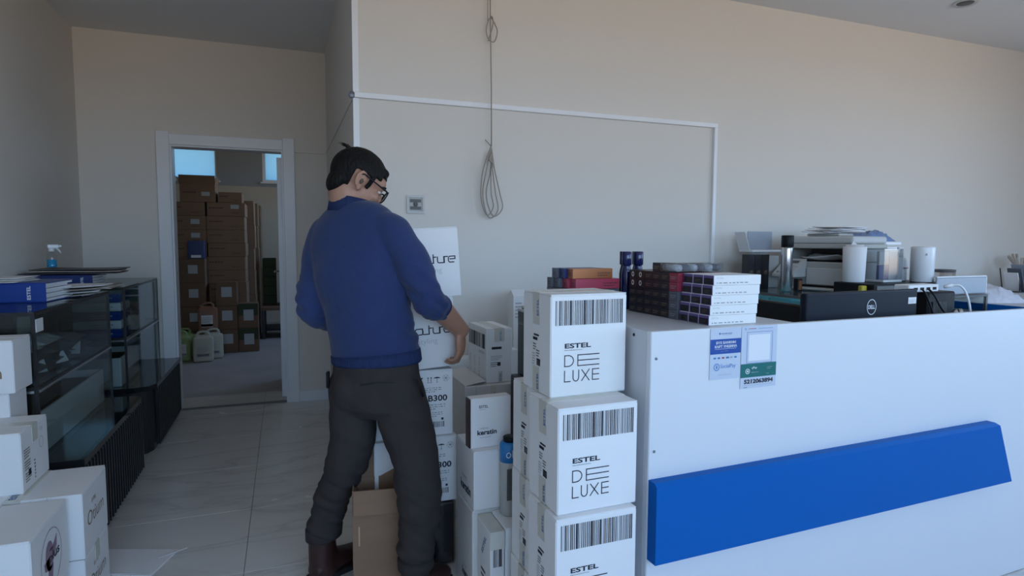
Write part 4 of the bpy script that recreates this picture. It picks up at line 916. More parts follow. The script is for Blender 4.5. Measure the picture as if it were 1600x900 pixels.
for i in range(4): sh('white paper on the printer lid, %s from the bottom of the pile' % ordn[i], (2.98+.02*i, 2.66, SZT+.3235+.009*i), .26, .20, math.radians(-10+8*i), (0, 0), 'papers on the printer', .005, .004)
def crumple(w, l, h, seed, k, n_=16):
    mb = MB(); q = random.Random(seed); vs = []; fs = []
    for i in range(n_+1):
        for j in range(n_+1):
            u, v = i/n_-.5, j/n_-.5; e_ = max(0, 1-(2*abs(u))**4)*max(0, 1-(2*abs(v))**4); vs.append((u*w, v*l, e_*(h*.65+h*.35*q.random())))
    for i in range(n_):
        for j in range(n_): a = i*(n_+1)+j; fs.append((a, a+n_+1, a+n_+2, a+1))
    vs += [(-w/2, -l/2, -.001), (w/2, -l/2, -.001), (w/2, l/2, -.001), (-w/2, l/2, -.001)]; m_ = len(vs); fs.append((m_-4, m_-1, m_-2, m_-3))
    return mb.add(vs, fs, k, True)
o = crumple(.28, .22, .075, 12, 'blue_bag').obj('plastic_bag'); o.location = (3.34, 2.74, SZT+.2785); o.rotation_euler = (0, 0, .1); tag(o, 'crumpled blue and clear plastic bag on the white trays beside the printer', 'bag')
wt = empty('file_tray', (3.205, 2.60, SZT+.001), math.radians(2), 'two-tier white tray stand behind the clear sample box', 'tray')
for z in (.225, .256): MB().box((0, 0, z), (.27, .26, z+.020), 'white_plastic', .003).obj('tray', wt)
MB().box((.0, .225, 0), (.27, .255, .2245), 'grey_light', .003).obj('back', wt)
for x in (.0, .256): MB().box((x, .0, 0), (x+.014, .224, .2245), 'clear_plastic', .001).obj('side', wt)
# black cash drawer carrying the small things
ZD = SZT+.065
cdw = empty('cash_drawer', (2.735, 2.185, SZT+.001), 0, 'flat black cash drawer on the rear showcase behind the monitor', 'drawer')
MB().box((0, 0, 0), (.53, .24, .063), 'black_plastic', .004).obj('body', cdw); MB().box((.015, -.004, .008), (.515, -.0003, .055), 'grey_dark', .002).obj('drawer_front', cdw)
prl = empty('paper_roll', (2.795, 2.355, ZD), 0, 'tall loose roll of white paper right of the printer', 'paper')
MB().lathe([(.050, 0), (.052, .003), (.056, .182), (.053, .185), (.048, .18), (.046, .01)], 'paper', 28).obj('outer_wrap', prl); MB().lathe([(.042, .002), (.042, .195), (.038, .193), (.038, .01)], 'paper', 24).obj('inner_wrap', prl)
MB().add([(-.04, .0, .18), (.02, -.02, .18), (-.022, -.01, .212)], [(0, 1, 2)], 'paper').add([(-.04, .001, .18), (.02, -.019, .18), (-.022, -.009, .212)], [(2, 1, 0)], 'paper').obj('torn_corner', prl)
yl = tag(MB().box((-.018, -.012, 0), (.018, .012, .055), 'yellow', .004).obj('sticky_notes'), 'small yellow block standing on the rear showcase beside the black drawer', 'notepad'); yl.location = (2.705, 2.225, SZT+.001)
ab = empty('sample_box', (2.905, 2.27, ZD), math.radians(4), 'clear acrylic box of colour samples beside the paper roll', 'box')
MB().box((0, 0, 0), (.150, .10, .012), 'grey_light', .002).obj('base', ab)
MB().box((.004, .03, .09), (.082, .045, .160), 'grey_plastic', .001).obj('sample_card', ab); MB().box((.085, .03, .013), (.147, .045, .160), 'lens_grey', .001).obj('sample_card', ab)
MB().box((.005, .03, .013), (.08, .045, .088), 'navy', .001).obj('sample_card', ab); MB().box((0, .0, .0125), (.151, .101, .175), 'clear_plastic', .002).obj('cover', ab)
pb = empty('pump_bottle', (3.145, 2.36, ZD), 0, 'white pump bottle with dark lettering between sample box and white cylinder', 'bottle')
MB().lathe([(.026, 0), (.030, .004), (.030, .105), (.022, .122), (.012, .128)], 'white_plastic', 22).obj('body', pb); MB().lathe([(.012, .128), (.014, .13), (.014, .150), (.006, .153), (.006, .172)], 'white_plastic', 16).box((-.028, -.007, .170), (.010, .007, .182), 'white_plastic', .003).obj('pump', pb)
p = Print((-.03, -.0306, 0), (1, 0, 0), (0, 0, 1), .0004); p.text('keratin', .010, .065, .040, .012, 'tube_red', .03); p.rect(.02, .04, .02, .002, 'ink_grey'); p.obj('lettering', pb)
wc = empty('speaker_cylinder', (3.165, 2.255, ZD), 0, 'tall white rounded cylinder standing right of the pump bottle', 'device')
MB().lathe([(.050, 0), (.054, .003), (.056, .178), (.054, .186), (.040, .188)], 'white_plastic', 32).obj('body', wc); p = Print((-.038, -.046, 0), (.9, -.43, 0), (0, 0, 1), .001); p.rect(-.004, .14, .009, .011, 'ink_grey'); p.obj('logo', wc)
lp = empty('tablet', (3.10, 2.17+.02, SZT+.001), math.radians(1), 'grey flat panel propped upright right of the white cylinder', 'tablet'); lp.location = (3.165, 2.172, SZT+.001)
MB().box((-.0, 0, 0), (.395, .010, .088), 'lens_grey', .003).obj('panel', lp); MB().box((-.003, -.002, .0885), (.398, .011, .096), 'white_plastic', .002).obj('top_edge', lp); MB().box((.3955, -.002, 0), (.402, .011, .0880), 'white_plastic', .002).obj('side_edge', lp)
# left of the printer: sample stand, notebook, thermos, black cases
bs = empty('sample_stand', (2.60, 2.90, SZT+.001), math.radians(-2), 'white sample stand with shelf and grey back panel near the wall', 'stand')
MB().box((.05, 0, 0), (.19, .10, .014), 'navy', .002).obj('base', bs); MB().box((.06, .06, .0145), (.18, .075, .21), 'white_plastic', .002).obj('column', bs); MB().box((-.01, -.03, .2105), (.21, .09, .224), 'white_plastic', .003).obj('shelf', bs)
MB().box((.03, .06, .2245), (.21, .066, .335), 'lens_grey', .001).obj('back_panel', bs); MB().add([(-.01, -.01, .225), (-.01, .085, .225), (-.045, .085, .33), (-.045, -.01, .33), (-.014, -.01, .225), (-.014, .085, .225), (-.049, .085, .33), (-.049, -.01, .33)], [(0, 1, 2, 3), (7, 6, 5, 4), (0, 3, 7, 4), (1, 5, 6, 2), (3, 2, 6, 7), (0, 4, 5, 1)], 'white_plastic').obj('side_wing', bs)
nb = empty('spiral_notebook', (2.70, 2.86, SZT+.001), math.radians(-20), 'grey spiral notebook standing open left of the thermos', 'notebook')
MB().box((0, 0, 0), (.065, .012, .19), 'grey_plastic', .002).obj('cover', nb); MB().box((-.09, 0, 0), (-.008, .012, .19), 'white_plastic', .002).obj('cover', nb)
for i in range(11): MB().tube([(-.012+.012*math.cos(a), .004+.010*math.sin(a), .012+.0166*i) for a in (0, 1.05, 2.1, 3.14, 4.2, 5.2)], .0018, 'grey_dark', 5, closed=True).obj('ring', nb)
th = empty('thermos', (2.585, 2.60, SZT+.001), 0, 'slim silver thermos with black lid beside the printer', 'thermos')
MB().lathe([(.027, 0), (.030, .004), (.030, .235), (.0285, .245)], 'silver', 26).obj('body', th); MB().lathe([(.031, .245), (.032, .247), (.032, .305), (.030, .308)], 'black_plastic', 26).obj('lid', th)
ob = tag(MB().box((-.016, -.016, 0), (.016, .016, .07), 'tube_black', .002).obj('small_box'), 'small black and orange box between thermos and printer', 'box'); ob.location = (2.655, 2.585, SZT+.001); MB().box((-.010, -.0166, .01), (.010, -.0162, .06), 'orange_box').obj('label_print', ob)
for i in range(3):
    o = MB().box((0, 0, 0), (.049, .05, .20), 'tube_black', .001).obj('black_case'); o.location = (2.462+.0515*i, 2.76, SZT+.001); tag(o, 'tall black box with gold round mark, %s from the left behind the dye boxes' % ordn[i], 'box', 'black gold-marked boxes')
    p = Print((0, 0, 0), (1, 0, 0), (0, 0, 1)); p.ring(.024, .10, .012, .013, .003, 'ink_gold', 150, 420); p.rect(.020, .097, .009, .010, 'ink_gold'); p.obj('emblem', o)
# blue-topped wing at the right
WZ = .95
wg = empty('counter_wing', (3.60, 1.92, 0), 0, 'grey counter wing with blue worktop at the right picture edge', 'counter')
MB().box((.01, .01, 0), (1.72, 1.12, WZ-.041), 'counter_edge', .002).obj('body', wg); MB().box((0, 0, WZ-.040), (1.73, 1.125, WZ-.0008), 'counter_blue', .003).obj('worktop', wg)
MB().box((.012, .012, WZ-.0012), (1.72, 1.115, WZ+.0002), 'counter_edge').obj('top_sheet', wg)
MB().cyl((0, 0, 0), .011, .01, 'black_plastic', 14, Matrix.Translation((.0095, .25, .86)) @ Matrix.Rotation(-math.pi/2, 4, 'Y')).obj('lock', wg)
o = crumple(.30, .40, .10, 15, 'bag_paper').obj('paper_bag'); o.location = (3.78, 2.36, WZ+.001); o.rotation_euler = (0, 0, -.3); tag(o, 'crumpled pale paper bag on the blue-topped wing', 'bag')
tn = empty('round_tin', (4.08, 2.76, WZ+.001), 0, 'round silver tin with dark rim near the wall', 'tin')
MB().lathe([(.064, 0), (.066, .003), (.066, .146)], 'silver', 28).obj('body', tn); MB().lathe([(.0675, .146), (.0675, .156), (.05, .158)], 'grey_dark', 28).obj('lid', tn)
cable('thin dark cable curling beside the round tin', [(3.93, 2.74, WZ+.004), (3.92, 2.74, WZ+.08), (3.90, 2.74, WZ+.13), (3.84, 2.74, WZ+.15)], .003, 'grey_dark')
nbk = empty('notebook', (4.10, 2.16, WZ+.001), math.radians(-5), 'brown notebook lying at the right picture edge', 'notebook'); MB().box((-.09, -.07, 0), (.09, .07, .003), 'paper_old', .001).box((-.09, -.07, .019), (.09, .07, .022), 'brown_leather', .001).obj('cover', nbk); MB().box((-.085, -.066, .0032), (.086, .066, .0188), 'paper', .001).obj('pages', nbk)
bh = empty('brochure_holder', (4.76, 2.66, WZ+.001), math.radians(-10), 'dark wire holder full of brochures at the right picture edge', 'holder')
q = MB()
for x in (-.12, -.04, .04, .12): q.tube([(x, -.06, 0.004), (x-.02, -.07, .10)], .004, 'black_metal', 6); q.tube([(x, .06, 0.004), (x-.02, .07, .16)], .004, 'black_metal', 6)
q.box((-.14, -.07, 0), (.14, .07, .006), 'black_metal', .001); q.obj('rack', bh)
for i in range(6): MB().box((-.10+.035*i, -.05, .012), (-.094+.035*i, .05, .16+.02*(i % 3)), ('paper', 'slate_box', 'lens_grey')[i % 3], .001, Matrix.Rotation(math.radians(-14), 4, 'Y')).obj('brochure', bh)
fb = tag(MB().lathe([(.03, 0), (.055, .03), (.06, .08), (.045, .11)], 'paper_old', 16).obj('dried_bouquet'), 'brown dried bouquet pot above the brochures at the right edge', 'ornament'); fb.location = (5.12, 2.90, WZ+.001)
for i in range(14):
    a = i*2.4; MB().tube([(0, 0, .09), (.03*math.cos(a), .03*math.sin(a), .15), (.08*math.cos(a), .08*math.sin(a), .22+.01*(i % 4))], [.003, .004, .009], 'paper_old', 6).obj('stem', fb)
# ================================================================ STOREROOM STOCK
def brown(label, p_, dims, k='card_brown', sticker=None, group=None, marks=True, seed=1, rz=0):
    c = carton('carton', label, p_, dims, rz, k, None, group, flaps=True, seam='x', bev=.004); w, d, h = dims
    pr_ = front(w, d, h)
    if marks:
        pr_.scribble(w*.06, h*.55, w*.5, h*.22, 'ink_brown', 1, seed); pr_.scribble(w*.66, h*.2, w*.22, h*.12, 'ink_brown', 1, seed+1)
    if sticker: u, v, sw, sh = sticker; pr_.rect(w*u, h*v, w*sw, h*sh, 'sticker_dim', .0004); pr_.scribble(w*u+.006, h*v+.006, w*sw-.012, h*sh-.012, 'ink', 4, seed+2); 
    if marks or sticker: pr_.obj('print', c)
    return c
row = lambda i, n: 'topmost' if i == n-1 else 'bottom' if i == 0 else '%s from the bottom' % ordn[i]
rg = random.Random(3)
for i in range(11):
    brown('flat brown carton in the wide stack beyond the doorway, %s' % row(i, 11), (-.825+rg.uniform(-.006, .006), 7.76, .1555*i), (.40, .5, .155), 'card_brown', (.62, .55, .22, .3) if i == 10 else None, 'flat cartons in the wide storeroom stack', True, 100+i)
for i in range(11):
    brown('flat brown carton in the left stack beyond the doorway, %s' % row(i, 11), (-1.245+rg.uniform(-.006, .006), 7.76, .1555*i), (.41, .5, .155), 'card_brown', (.62, .4, .22, .35) if i in (8, 9, 6) else None, 'flat cartons in the left storeroom stack', True, 130+i)
# right-hand stacks, showing their pale edges
for cidx, (x0, y0, nm) in enumerate(((-.62, 8.30, 'second'), (-.60, 8.84, 'third'), (-.57, 9.34, 'rearmost'))):
    for i in range(6):
        c = brown('brown carton in the %s stack behind the wide one, %s' % (nm, row(i, 6)), (x0+rg.uniform(-.008, .008), y0, .295*i), (.27, .45, .2945), 'card_brown', None, 'cartons in the stacks behind', False, 160+i)
        MB().box((.262, .0, .004), (.272, .012, .286), 'wood_pale').obj('edge_board', c)
op = empty('open_carton', (-1.09, 7.77, 1.712), 0, 'brown carton with raised flaps on top of the storeroom stack', 'box')
for a, b in (((0, 0, 0), (.36, .005, .2)), ((0, .335, 0), (.36, .34, .2)), ((0, .005, 0), (.005, .335, .2)), ((.355, .005, 0), (.36, .335, .2))): pbox('panel', a, b, 'card_brown', op, .001)
pbox('bottom', (.005, .005, 0), (.355, .335, .005), 'card_brown', op, .001)
MB().box((0, 0, 0), (.37, .004, .10), 'card_brown', .001, Matrix.Translation((-.006, .001, .2)) @ Matrix.Rotation(math.radians(8), 4, 'X')).obj('flap', op); MB().box((0, 0, 0), (.004, .33, .09), 'card_brown', .001, Matrix.Translation((0, .005, .2)) @ Matrix.Rotation(math.radians(-25), 4, 'Y')).obj('flap', op); MB().box((0, 0, 0), (.004, .33, .09), 'card_brown', .001, Matrix.Translation((.356, .005, .2)) @ Matrix.Rotation(math.radians(12), 4, 'Y')).obj('flap', op)
p = front(.36, .34, .2); p.rect(.22, .07, .085, .045, 'sticker_dim'); p.scribble(.03, .10, .18, .03, 'ink_brown', 1, 181); p.obj('print', op)
brown('low brown carton beside the open one on top of the storeroom stack', (-.70, 7.80, 1.712), (.25, .35, .12), 'card_brown', None, None, True, 185)
ST = (.36, .38, .36, .36)
for i in range(4): brown('stickered brown carton in the narrow left front stack, %s' % row(i, 4), (-1.10, 7.55, .268*i), (.265, .20, .2675), 'card_dark', ST, 'stickered cartons, left front stack', False, 200+i)
for i in range(3): brown('stickered brown carton in the stack behind the cans, %s' % row(i, 3), (-.735, 7.55, .268*i), (.218, .20, .2675), 'card_dark', (.26, .38, .5, .42), 'stickered cartons, middle front stack', False, 210+i)
for i in range(2): 
    c = brown('dark green and brown carton with white sticker at the right front, %s' % ('lower', 'upper')[i], (-.512, 7.55, .278*i), (.212, .20, .2775), 'card_dark', (.27, .3, .5, .45), 'green stickered cartons', False, 220+i); pr_ = front(.212, .20, .2775); pr_.rect(.002, .14, .208, .134, 'card_green', -.0003); pr_.obj('colour_band', c)
bb = carton('blue_box', 'blue box standing on the narrow stickered stack beyond the doorway', (-1.0, 7.56, 1.0725), (.165, .12, .20), 0, 'navy', None, flaps=False); p = front(.165, .12, .2); p.rect(.03, .01, .1, .03, 'sticker'); p.obj('label_print', bb)
def jerrycan(label, loc, k, rz=0, z=0, lab='ink_blue'):
    o = empty('jerrycan', loc, rz, label, 'canister', 'canisters on the storeroom floor'); w, d, h = .19, .15, .26
    b = MB().box((-w/2, -d/2, 0), (w/2, d/2, h), k, .022); b.add([(-w/2+.02, -d/2+.02, h-.002), (w/2-.02, -d/2+.02, h-.002), (w/2-.02, d/2-.02, h-.002), (-w/2+.02, d/2-.02, h-.002), (-w/2+.04, -d/2+.035, h+.018), (w/2-.06, -d/2+.035, h+.018), (w/2-.06, d/2-.035, h+.018), (-w/2+.04, d/2-.035, h+.018)], [(4, 5, 6, 7), (0, 1, 5, 4), (1, 2, 6, 5), (2, 3, 7, 6), (3, 0, 4, 7)], k); b.obj('body', o)
    MB().tube(crv([(-w/2+.05, 0, h+.01), (-w/2+.045, 0, h+.04), (-w/2+.075, 0, h+.052), (w/2-.07, 0, h+.052), (w/2-.045, 0, h+.035), (w/2-.04, 0, h-.004)], 5), .013, k, 8).obj('handle', o)
    MB().cyl((-w/2+.03, 0, h-.004), .022, .035, k, 16).obj('cap', o)
    p = Print((-w/2, -d/2, 0), (1, 0, 0), (0, 0, 1)); p.rect(.035, .055, .115, .13, 'sticker' if k != 'can_white' else 'can_white'); p.rect(.035, .06, .115, .028, lab); p.scribble(.04, .10, .10, .07, 'ink_grey', 4, 230); p.obj('label_print', o); return o
jerrycan('white canister with blue label stripe, front one on the storeroom floor', (-.825, 7.11, 0), 'can_white', .05)
jerrycan('white canister standing behind the front white one', (-.745, 7.275, 0), 'can_white', .05)
jerrycan('green canister on the storeroom floor, left of the white ones', (-1.05, 7.20, 0), 'can_green', .05, 0, 'green_panel')
jerrycan('pale canister partly hidden behind the green one', (-1.04, 7.40, 0), 'can_green', .05, 0, 'green_panel')
pc = carton('carton', 'low brown carton carrying the reddish canister', (-.90, 7.37, 0), (.19, .16, .27), 0, 'card_dark', None); pc.location = (-.905, 7.368, 0)
jerrycan('reddish canister raised behind the white canisters', (-.81, 7.447, .271), 'can_pink', .0, 0, 'sticker')
# dark crates and low bench at the back right
for i in range(5):
    o = empty('crate', (-.28, 8.75, .42+.125*i), 0, 'dark green crate at the back of the storeroom, %s of its stack' % row(i, 5), 'crate', 'dark crates'); 
    for a, b in (((0, 0, 0), (.17, .012, .12)), ((0, .238, 0), (.17, .25, .12)), ((0, .012, 0), (.012, .238, .12)), ((.158, .012, 0), (.17, .238, .12)), ((.012, .012, 0), (.158, .238, .01))): pbox('wall', a, b, 'card_green', o, .001)
for i in range(7):
    o = empty('tray', (-.06, 8.60, .52+.085*i), 0, 'dark tray with pale rim in the storeroom\'s rear stack, %s' % row(i, 7), 'tray', 'dark trays'); pbox('pan', (0, 0, 0), (.2, .25, .065), 'black_plastic', o, .003); pbox('rim', (-.004, -.004, .066), (.204, .254, .084), 'grey_light', o, .002)
bn = empty('bench', (-.295, 8.45, 0), 0, 'low dark bench carrying the crates at the back of the storeroom', 'bench'); MB().box((0, 0, .37), (.50, .60, .415), 'card_dark', .004).obj('top', bn); MB().box((.02, .12, .418), (.0, .13, .419), 'card_dark').obj('edge', bn)
for x in (.0, .46):
    for y in (.0, .56): MB().box((x, y, 0), (x+.04, y+.04, .3695), 'black_metal', .002).obj('leg', bn)
MB().box((.04, .02, .10), (.46, .58, .12), 'black_plastic', .002).obj('lower_shelf', bn)
pbx = MB().box((.23, .12, .4155), (.49, .44, .518), 'card_dark', .004).obj('low_box'); pbx.location = (-.295, 8.45, 0); tag(pbx, 'reddish brown box under the dark trays on the rear bench', 'box'); MB().box((.30, .119, .45), (.42, .1199, .49), 'ink_brown').obj('print', pbx)

# ================================================================ THE MAN
man = empty('person', (.2997, 2.2053, 0), -.3581, 'man in blue sweater and dark trousers bending over white cartons, seen from behind', 'person')
from mathutils import noise as NZ
def solid(mb, name, parent, vox, smooth=6, k=None, wr=None):
    """union of overlapping shapes as one continuous smooth surface"""
    me = mb.mesh(name); ob = bpy.data.objects.new('tmp', me); COL.objects.link(ob)
    r_ = ob.modifiers.new('r', 'REMESH'); r_.mode = 'VOXEL'; r_.voxel_size = vox; r_.use_smooth_shade = True
    s_ = ob.modifiers.new('s', 'SMOOTH'); s_.factor = .5; s_.iterations = smooth
    bpy.context.view_layer.update(); dg = bpy.context.evaluated_depsgraph_get()
    m2 = bpy.data.meshes.new_from_object(ob.evaluated_get(dg)); m2.name = name
    m2.materials.clear(); m2.materials.append(M[k or mb.mats[0]])
    m2.polygons.foreach_set('use_smooth', [True]*len(m2.polygons))
    bpy.data.objects.remove(ob); bpy.data.meshes.remove(me)
    if wr:
        m2.update(); mv = [(v.co.copy(), v.normal.copy()) for v in m2.vertices]
        for v, (c_, n_) in zip(m2.vertices, mv): v.co = c_+n_*wr(c_)
        m2.update()
    return link(name, m2, parent)
V3 = Vector
def limb(mb, pts, rad, k, seg=18):
    P_ = [V3(p) for p in pts]; rings = []
    for i in range(len(P_)):
        ax = (P_[min(i+1, len(P_)-1)]-P_[max(i-1, 0)]).normalized(); sv = ax.orthogonal() if abs(ax.x) > .9 else V3((1, 0, 0)); rd = rad[i]
        a, b = rd if isinstance(rd, tuple) else (rd, rd)
        rings.append((P_[i], a, b, sv, ax))
    # rounded ends
    mb.loft(rings, k, seg); mb.ell(P_[0], (rings[0][1]*.98,)*3, k); mb.ell(P_[-1], (rings[-1][1]*.98,)*3, k)
def dense(pts, rad, n):
    P_ = crv(pts, n); R_ = []
    for i in range(len(rad)-1):
        for k in range(n): R_.append(rad[i]+(rad[i+1]-rad[i])*k/n)
    R_.append(rad[-1]); return P_, R_
# head frame: facing right and away, chin down
fa, fp = math.radians(29), math.radians(33)
Fh = V3((math.cos(fa)*math.cos(fp), math.sin(fa)*math.cos(fp), -math.sin(fp))).normalized()      # forward
Rh = Fh.cross(V3((0, 0, 1))).normalized(); Uh = Rh.cross(Fh)
HC = V3((-.066, .058, 1.490))
HM = Matrix((Rh, Fh, Uh)).transposed().to_4x4(); HM.translation = HC        # local: x right ear, y forward, z up
# --- body: head, neck, trunk, arms, hands, legs in one surface
B = MB(); sk = 'skin'
B.ell((0, -.012, .025), (.074, .096, .086), sk, HM); B.ell((0, .02, -.03), (.062, .074, .082), sk, HM); B.ell((0, .052, -.082), (.040, .034, .026), sk, HM)  # skull, face, chin
B.ell((0, .066, .030), (.052, .024, .034), sk, HM)                                              # brow
for s in (-1, 1): B.ell((s*.036, .066, -.022), (.024, .02, .022), sk, HM)                       # cheeks
B.loft([(HM @ V3((0, .080, .018)), .008, .010, Rh, -Uh), (HM @ V3((0, .098, -.016)), .013, .014, Rh, -Uh), (HM @ V3((0, .096, -.030)), .016, .012, Rh, -Uh)], sk, 12)
for s in (-1, 1): B.ell((s*.013, .088, -.031), (.009, .011, .008), sk, HM)
B.ell((0, .083, -.052), (.022, .010, .007), sk, HM); B.ell((0, .079, -.064), (.018, .010, .007), sk, HM)   # lips
for s in (-1, 1):                                                                                # ears
    EM = HM @ Matrix.Translation((s*.076, -.014, -.012)) @ Matrix.Rotation(s*math.radians(18), 4, 'Z') @ Matrix.Rotation(math.radians(8), 4, 'X')
    B.ell((0, 0, .006), (.0065, .020, .028), sk, EM); B.ell((0, .006, -.02), (.007, .012, .014), sk, EM)
    B.tube([EM @ V3((s*.006, .020*math.cos(a)*-1+.0, .008+.030*math.sin(a))) for a in [math.radians(x) for x in range(-60, 200, 20)]], .0042, sk, 8)
NB0 = V3((-.094, .044, 1.352)); NT0 = HM @ V3((0, -.022, -.055))
limb(B, [NB0, NB0.lerp(NT0, .5)+V3((-.004, 0, 0)), NT0], [.066, .059, .060], sk)
tors = [((0, .002, .80), .155, .105), ((-.003, .006, .888), .150, .103), ((-.022, .014, .992), .150, .103), ((-.048, .023, 1.108), .155, .108), ((-.071, .032, 1.223), .160, .108), ((-.083, .038, 1.29), .145, .095), ((-.093, .042, 1.34), .105, .075), ((-.099, .044, 1.375), .06, .055)]
tw = V3((math.cos(.30), math.sin(.30), 0))
tw = V3((math.cos(-.30), math.sin(-.30), 0))
def trunk(mb, k, grow=0.0, z0=-1, z1=9):
    mb.loft([(c, a+grow, b+grow, tw, (-.12, .04, 1)) for c, a, b in tors if z0 <= c[2] <= z1], k, 28)
trunk(B, sk, -.018)
LS, LE, LW = V3((-.205, .075, 1.298)), V3((-.235, .055, 1.03)), V3((-.12, .245, .90))
RS, RE, RW = V3((.074, -.020, 1.302)), V3((.205, -.035, 1.075)), V3((.298, .105, .945))
limb(B, [LS, LE, LE.lerp(LW, .35), LW], [.045, .040, .038, .026], sk); limb(B, [RS, RE, RE.lerp(RW, .35), RW], [.046, .043, .044, (.034, .030)], sk)
def hand(mb, W, D, N, side, curl, sc_=1.0):
    """W wrist, D direction to knuckles, N back-of-hand normal, side +1/-1 for the thumb"""
    D = D.normalized(); N = (N-D*N.dot(D)).normalized(); S = D.cross(N)*side      # S points to the thumb side
    HMx = Matrix((S*sc_, D*sc_, N*sc_)).transposed().to_4x4(); HMx.translation = W
    mb.ell((0, .045, 0), (.041, .056, .0165), sk, HMx); mb.ell((0, .008, 0), (.027, .03, .02), sk, HMx); mb.ell((.024, .032, -.006), (.018, .032, .016), sk, HMx)
    tips = []
    for i, (x, ln) in enumerate(((.029, .074), (.010, .083), (-.010, .077), (-.029, .060))):
        a = 0; p_ = V3((x, .083-.006*abs(i-1.2), 0)); pts = [V3((x*.8, .05, .0)), p_]; 
        for k, fr_ in enumerate((.45, .31, .24)):
            a += curl[k]; p_ = p_+V3((x*.04, math.cos(a), -math.sin(a)))*ln*fr_; pts.append(p_)
        mb.tube([HMx @ q for q in pts], [.0095, .0098, .0092, .0085, .0068], sk, 10); mb.ell(HMx @ pts[-1], (.0068,)*3, sk); tips.append(HMx @ pts[-1])
    tp = [V3((.022, .02, -.004)), V3((.046, .044, -.014)), V3((.054, .072, -.024)), V3((.050, .095, -.032))]
    mb.tube([HMx @ q for q in tp], [.014, .0125, .0105, .008], sk, 10); mb.ell(HMx @ tp[-1], (.008,)*3, sk)
    return HMx, tips
RHM, rt = hand(B, RW, V3((.0, .08, -1)), V3((1, -.2, 0)), -1, (.35, .85, .60), 1.08)
LHM, lt = hand(B, LW, V3((.25, .45, -.86)), V3((-1, .15, 0)), 1, (.35, .6, .5))
LL = [V3((-.085, .012, .76)), V3((-.082, -.008, .634)), V3((-.094, -.004, .523)), V3((-.133, .015, .418)), V3((-.184, .035, .301)), V3((-.214, .046, .184)), V3((-.222, .05, .08))]
RL_ = [V3((.085, -.025, .76)), V3((.110, -.043, .644)), V3((.149, -.085, .555)), V3((.164, -.110, .473)), V3((.176, -.121, .375)), V3((.168, -.122, .271)), V3((.158, -.122, .157)), V3((.155, -.12, .08))]
limb(B, LL, [.08, .072, .062, .052, .047, .040, .038], sk); limb(B, RL_, [.08, .075, .062, .052, .052, .046, .038, .036], sk)
body = solid(B, 'body', man, .0055, 5)
# eyes, brows, mouth
for s in (-1, 1):
    MB().ell((s*.032, .0735, .004), (.011, .009, .006), 'eye_white', HM).obj('eye', man); MB().ell((s*.033, .0812, .003), (.005, .002, .0045), 'hair', HM).obj('iris', man)
    MB().tube([HM @ V3((s*.014, .088, .026)), HM @ V3((s*.034, .086, .031)), HM @ V3((s*.052, .072, .024))], [.003, .004, .002], 'hair', 8).obj('eyebrow', man)
MB().ell((0, .0915, -.058), (.018, .002, .0018), 'lip', HM).obj('mouth', man)
for s in (-1, 1): MB().ell((s*.0835, -.008, -.010), (.0035, .0065, .0105), 'ear_shade', HM).obj('ear_hollow_shade', man)  # raised dark spots stand in for the shade of the ear hollows
# hair: cropped cap, low on the nape, sideburns
hv = []; hf = []; nu, nv = 40, 26; idx = {}
hr = random.Random(4)
def hair_in(x, y, z):
    # local head coordinates on the skull; face and neck stay bare
    front_edge = .062+.0*z
    if z < -.058: return False
    if y > .055 and z < .062: return False
    if y > .028 and z < .030: return False
    if abs(x) > .055 and -.040 < y < .024 and z < .022: return (.012 < y < .026 and z > -.022)   # around the ear, sideburn
    if y > .005 and z < -.0: return False
    if y > -.03 and z < -.035: return False
    return True
HB = MB()
pts = {}
for i in range(nv+1):
    th_ = math.pi*i/nv
    for j in range(nu):
        ph_ = 2*math.pi*j/nu
        d_ = V3((math.sin(th_)*math.cos(ph_), math.sin(th_)*math.sin(ph_), math.cos(th_)))
        k_ = 1.0+.012*hr.uniform(-1, 1)
        pts[i, j] = V3((d_.x*.0835*k_, -.014+d_.y*.1045*k_, .024+d_.z*.0955*k_))
# nape fullness
fcs = []
for i in range(nv):
    for j in range(nu):
        q4 = [pts[i, j], pts[i+1, j], pts[i+1, (j+1) % nu], pts[i, (j+1) % nu]]; c_ = sum(q4, V3())/4
        if hair_in(*c_): fcs.append((i, j))
vid = {}; vs = []; fs = []
def vadd(key, inner):
    if (key, inner) not in vid:
        p_ = pts[key]; p_ = V3((0, -.014, .024))+(p_-V3((0, -.014, .024)))*(.86 if inner else 1); vid[key, inner] = len(vs); vs.append(p_)
    return vid[key, inner]
S_ = set(fcs)
for i, j in fcs:
    ks = [(i, j), (i+1, j), (i+1, (j+1) % nu), (i, (j+1) % nu)]
    fs.append([vadd(k, False) for k in ks]); fs.append([vadd(k, True) for k in ks][::-1])
    for (a, b), nbk_ in (((0, 1), (i, (j-1) % nu)), ((1, 2), (i+1, j)), ((2, 3), (i, (j+1) % nu)), ((3, 0), (i-1, j))):
        if nbk_ not in S_: fs.append([vadd(ks[b], False), vadd(ks[a], False), vadd(ks[a], True), vadd(ks[b], True)])
HB.add(vs, fs, 'hair', True, HM)
# nape wedge and tufts
HB.ell((0, -.066, -.030), (.062, .036, .058), 'hair', HM)
HB.ell((0, .052, .078), (.052, .026, .018), 'hair', HM)
hair = solid(HB, 'hair', man, .004, 2)
tf = MB()
for i in range(16):
    a = hr.uniform(-.5, .5); b0 = HM @ V3((-.03+hr.uniform(-.015, .015), -.075+hr.uniform(-.02, .01), .085)); tf.tube([b0, b0+V3((-.012+a*.01, 0, .018)), b0+V3((-.03+a*.02, 0, .018+.012*hr.random()))], [.002, .0015, .0006], 'hair', 5)
tf.obj('cowlick', man)
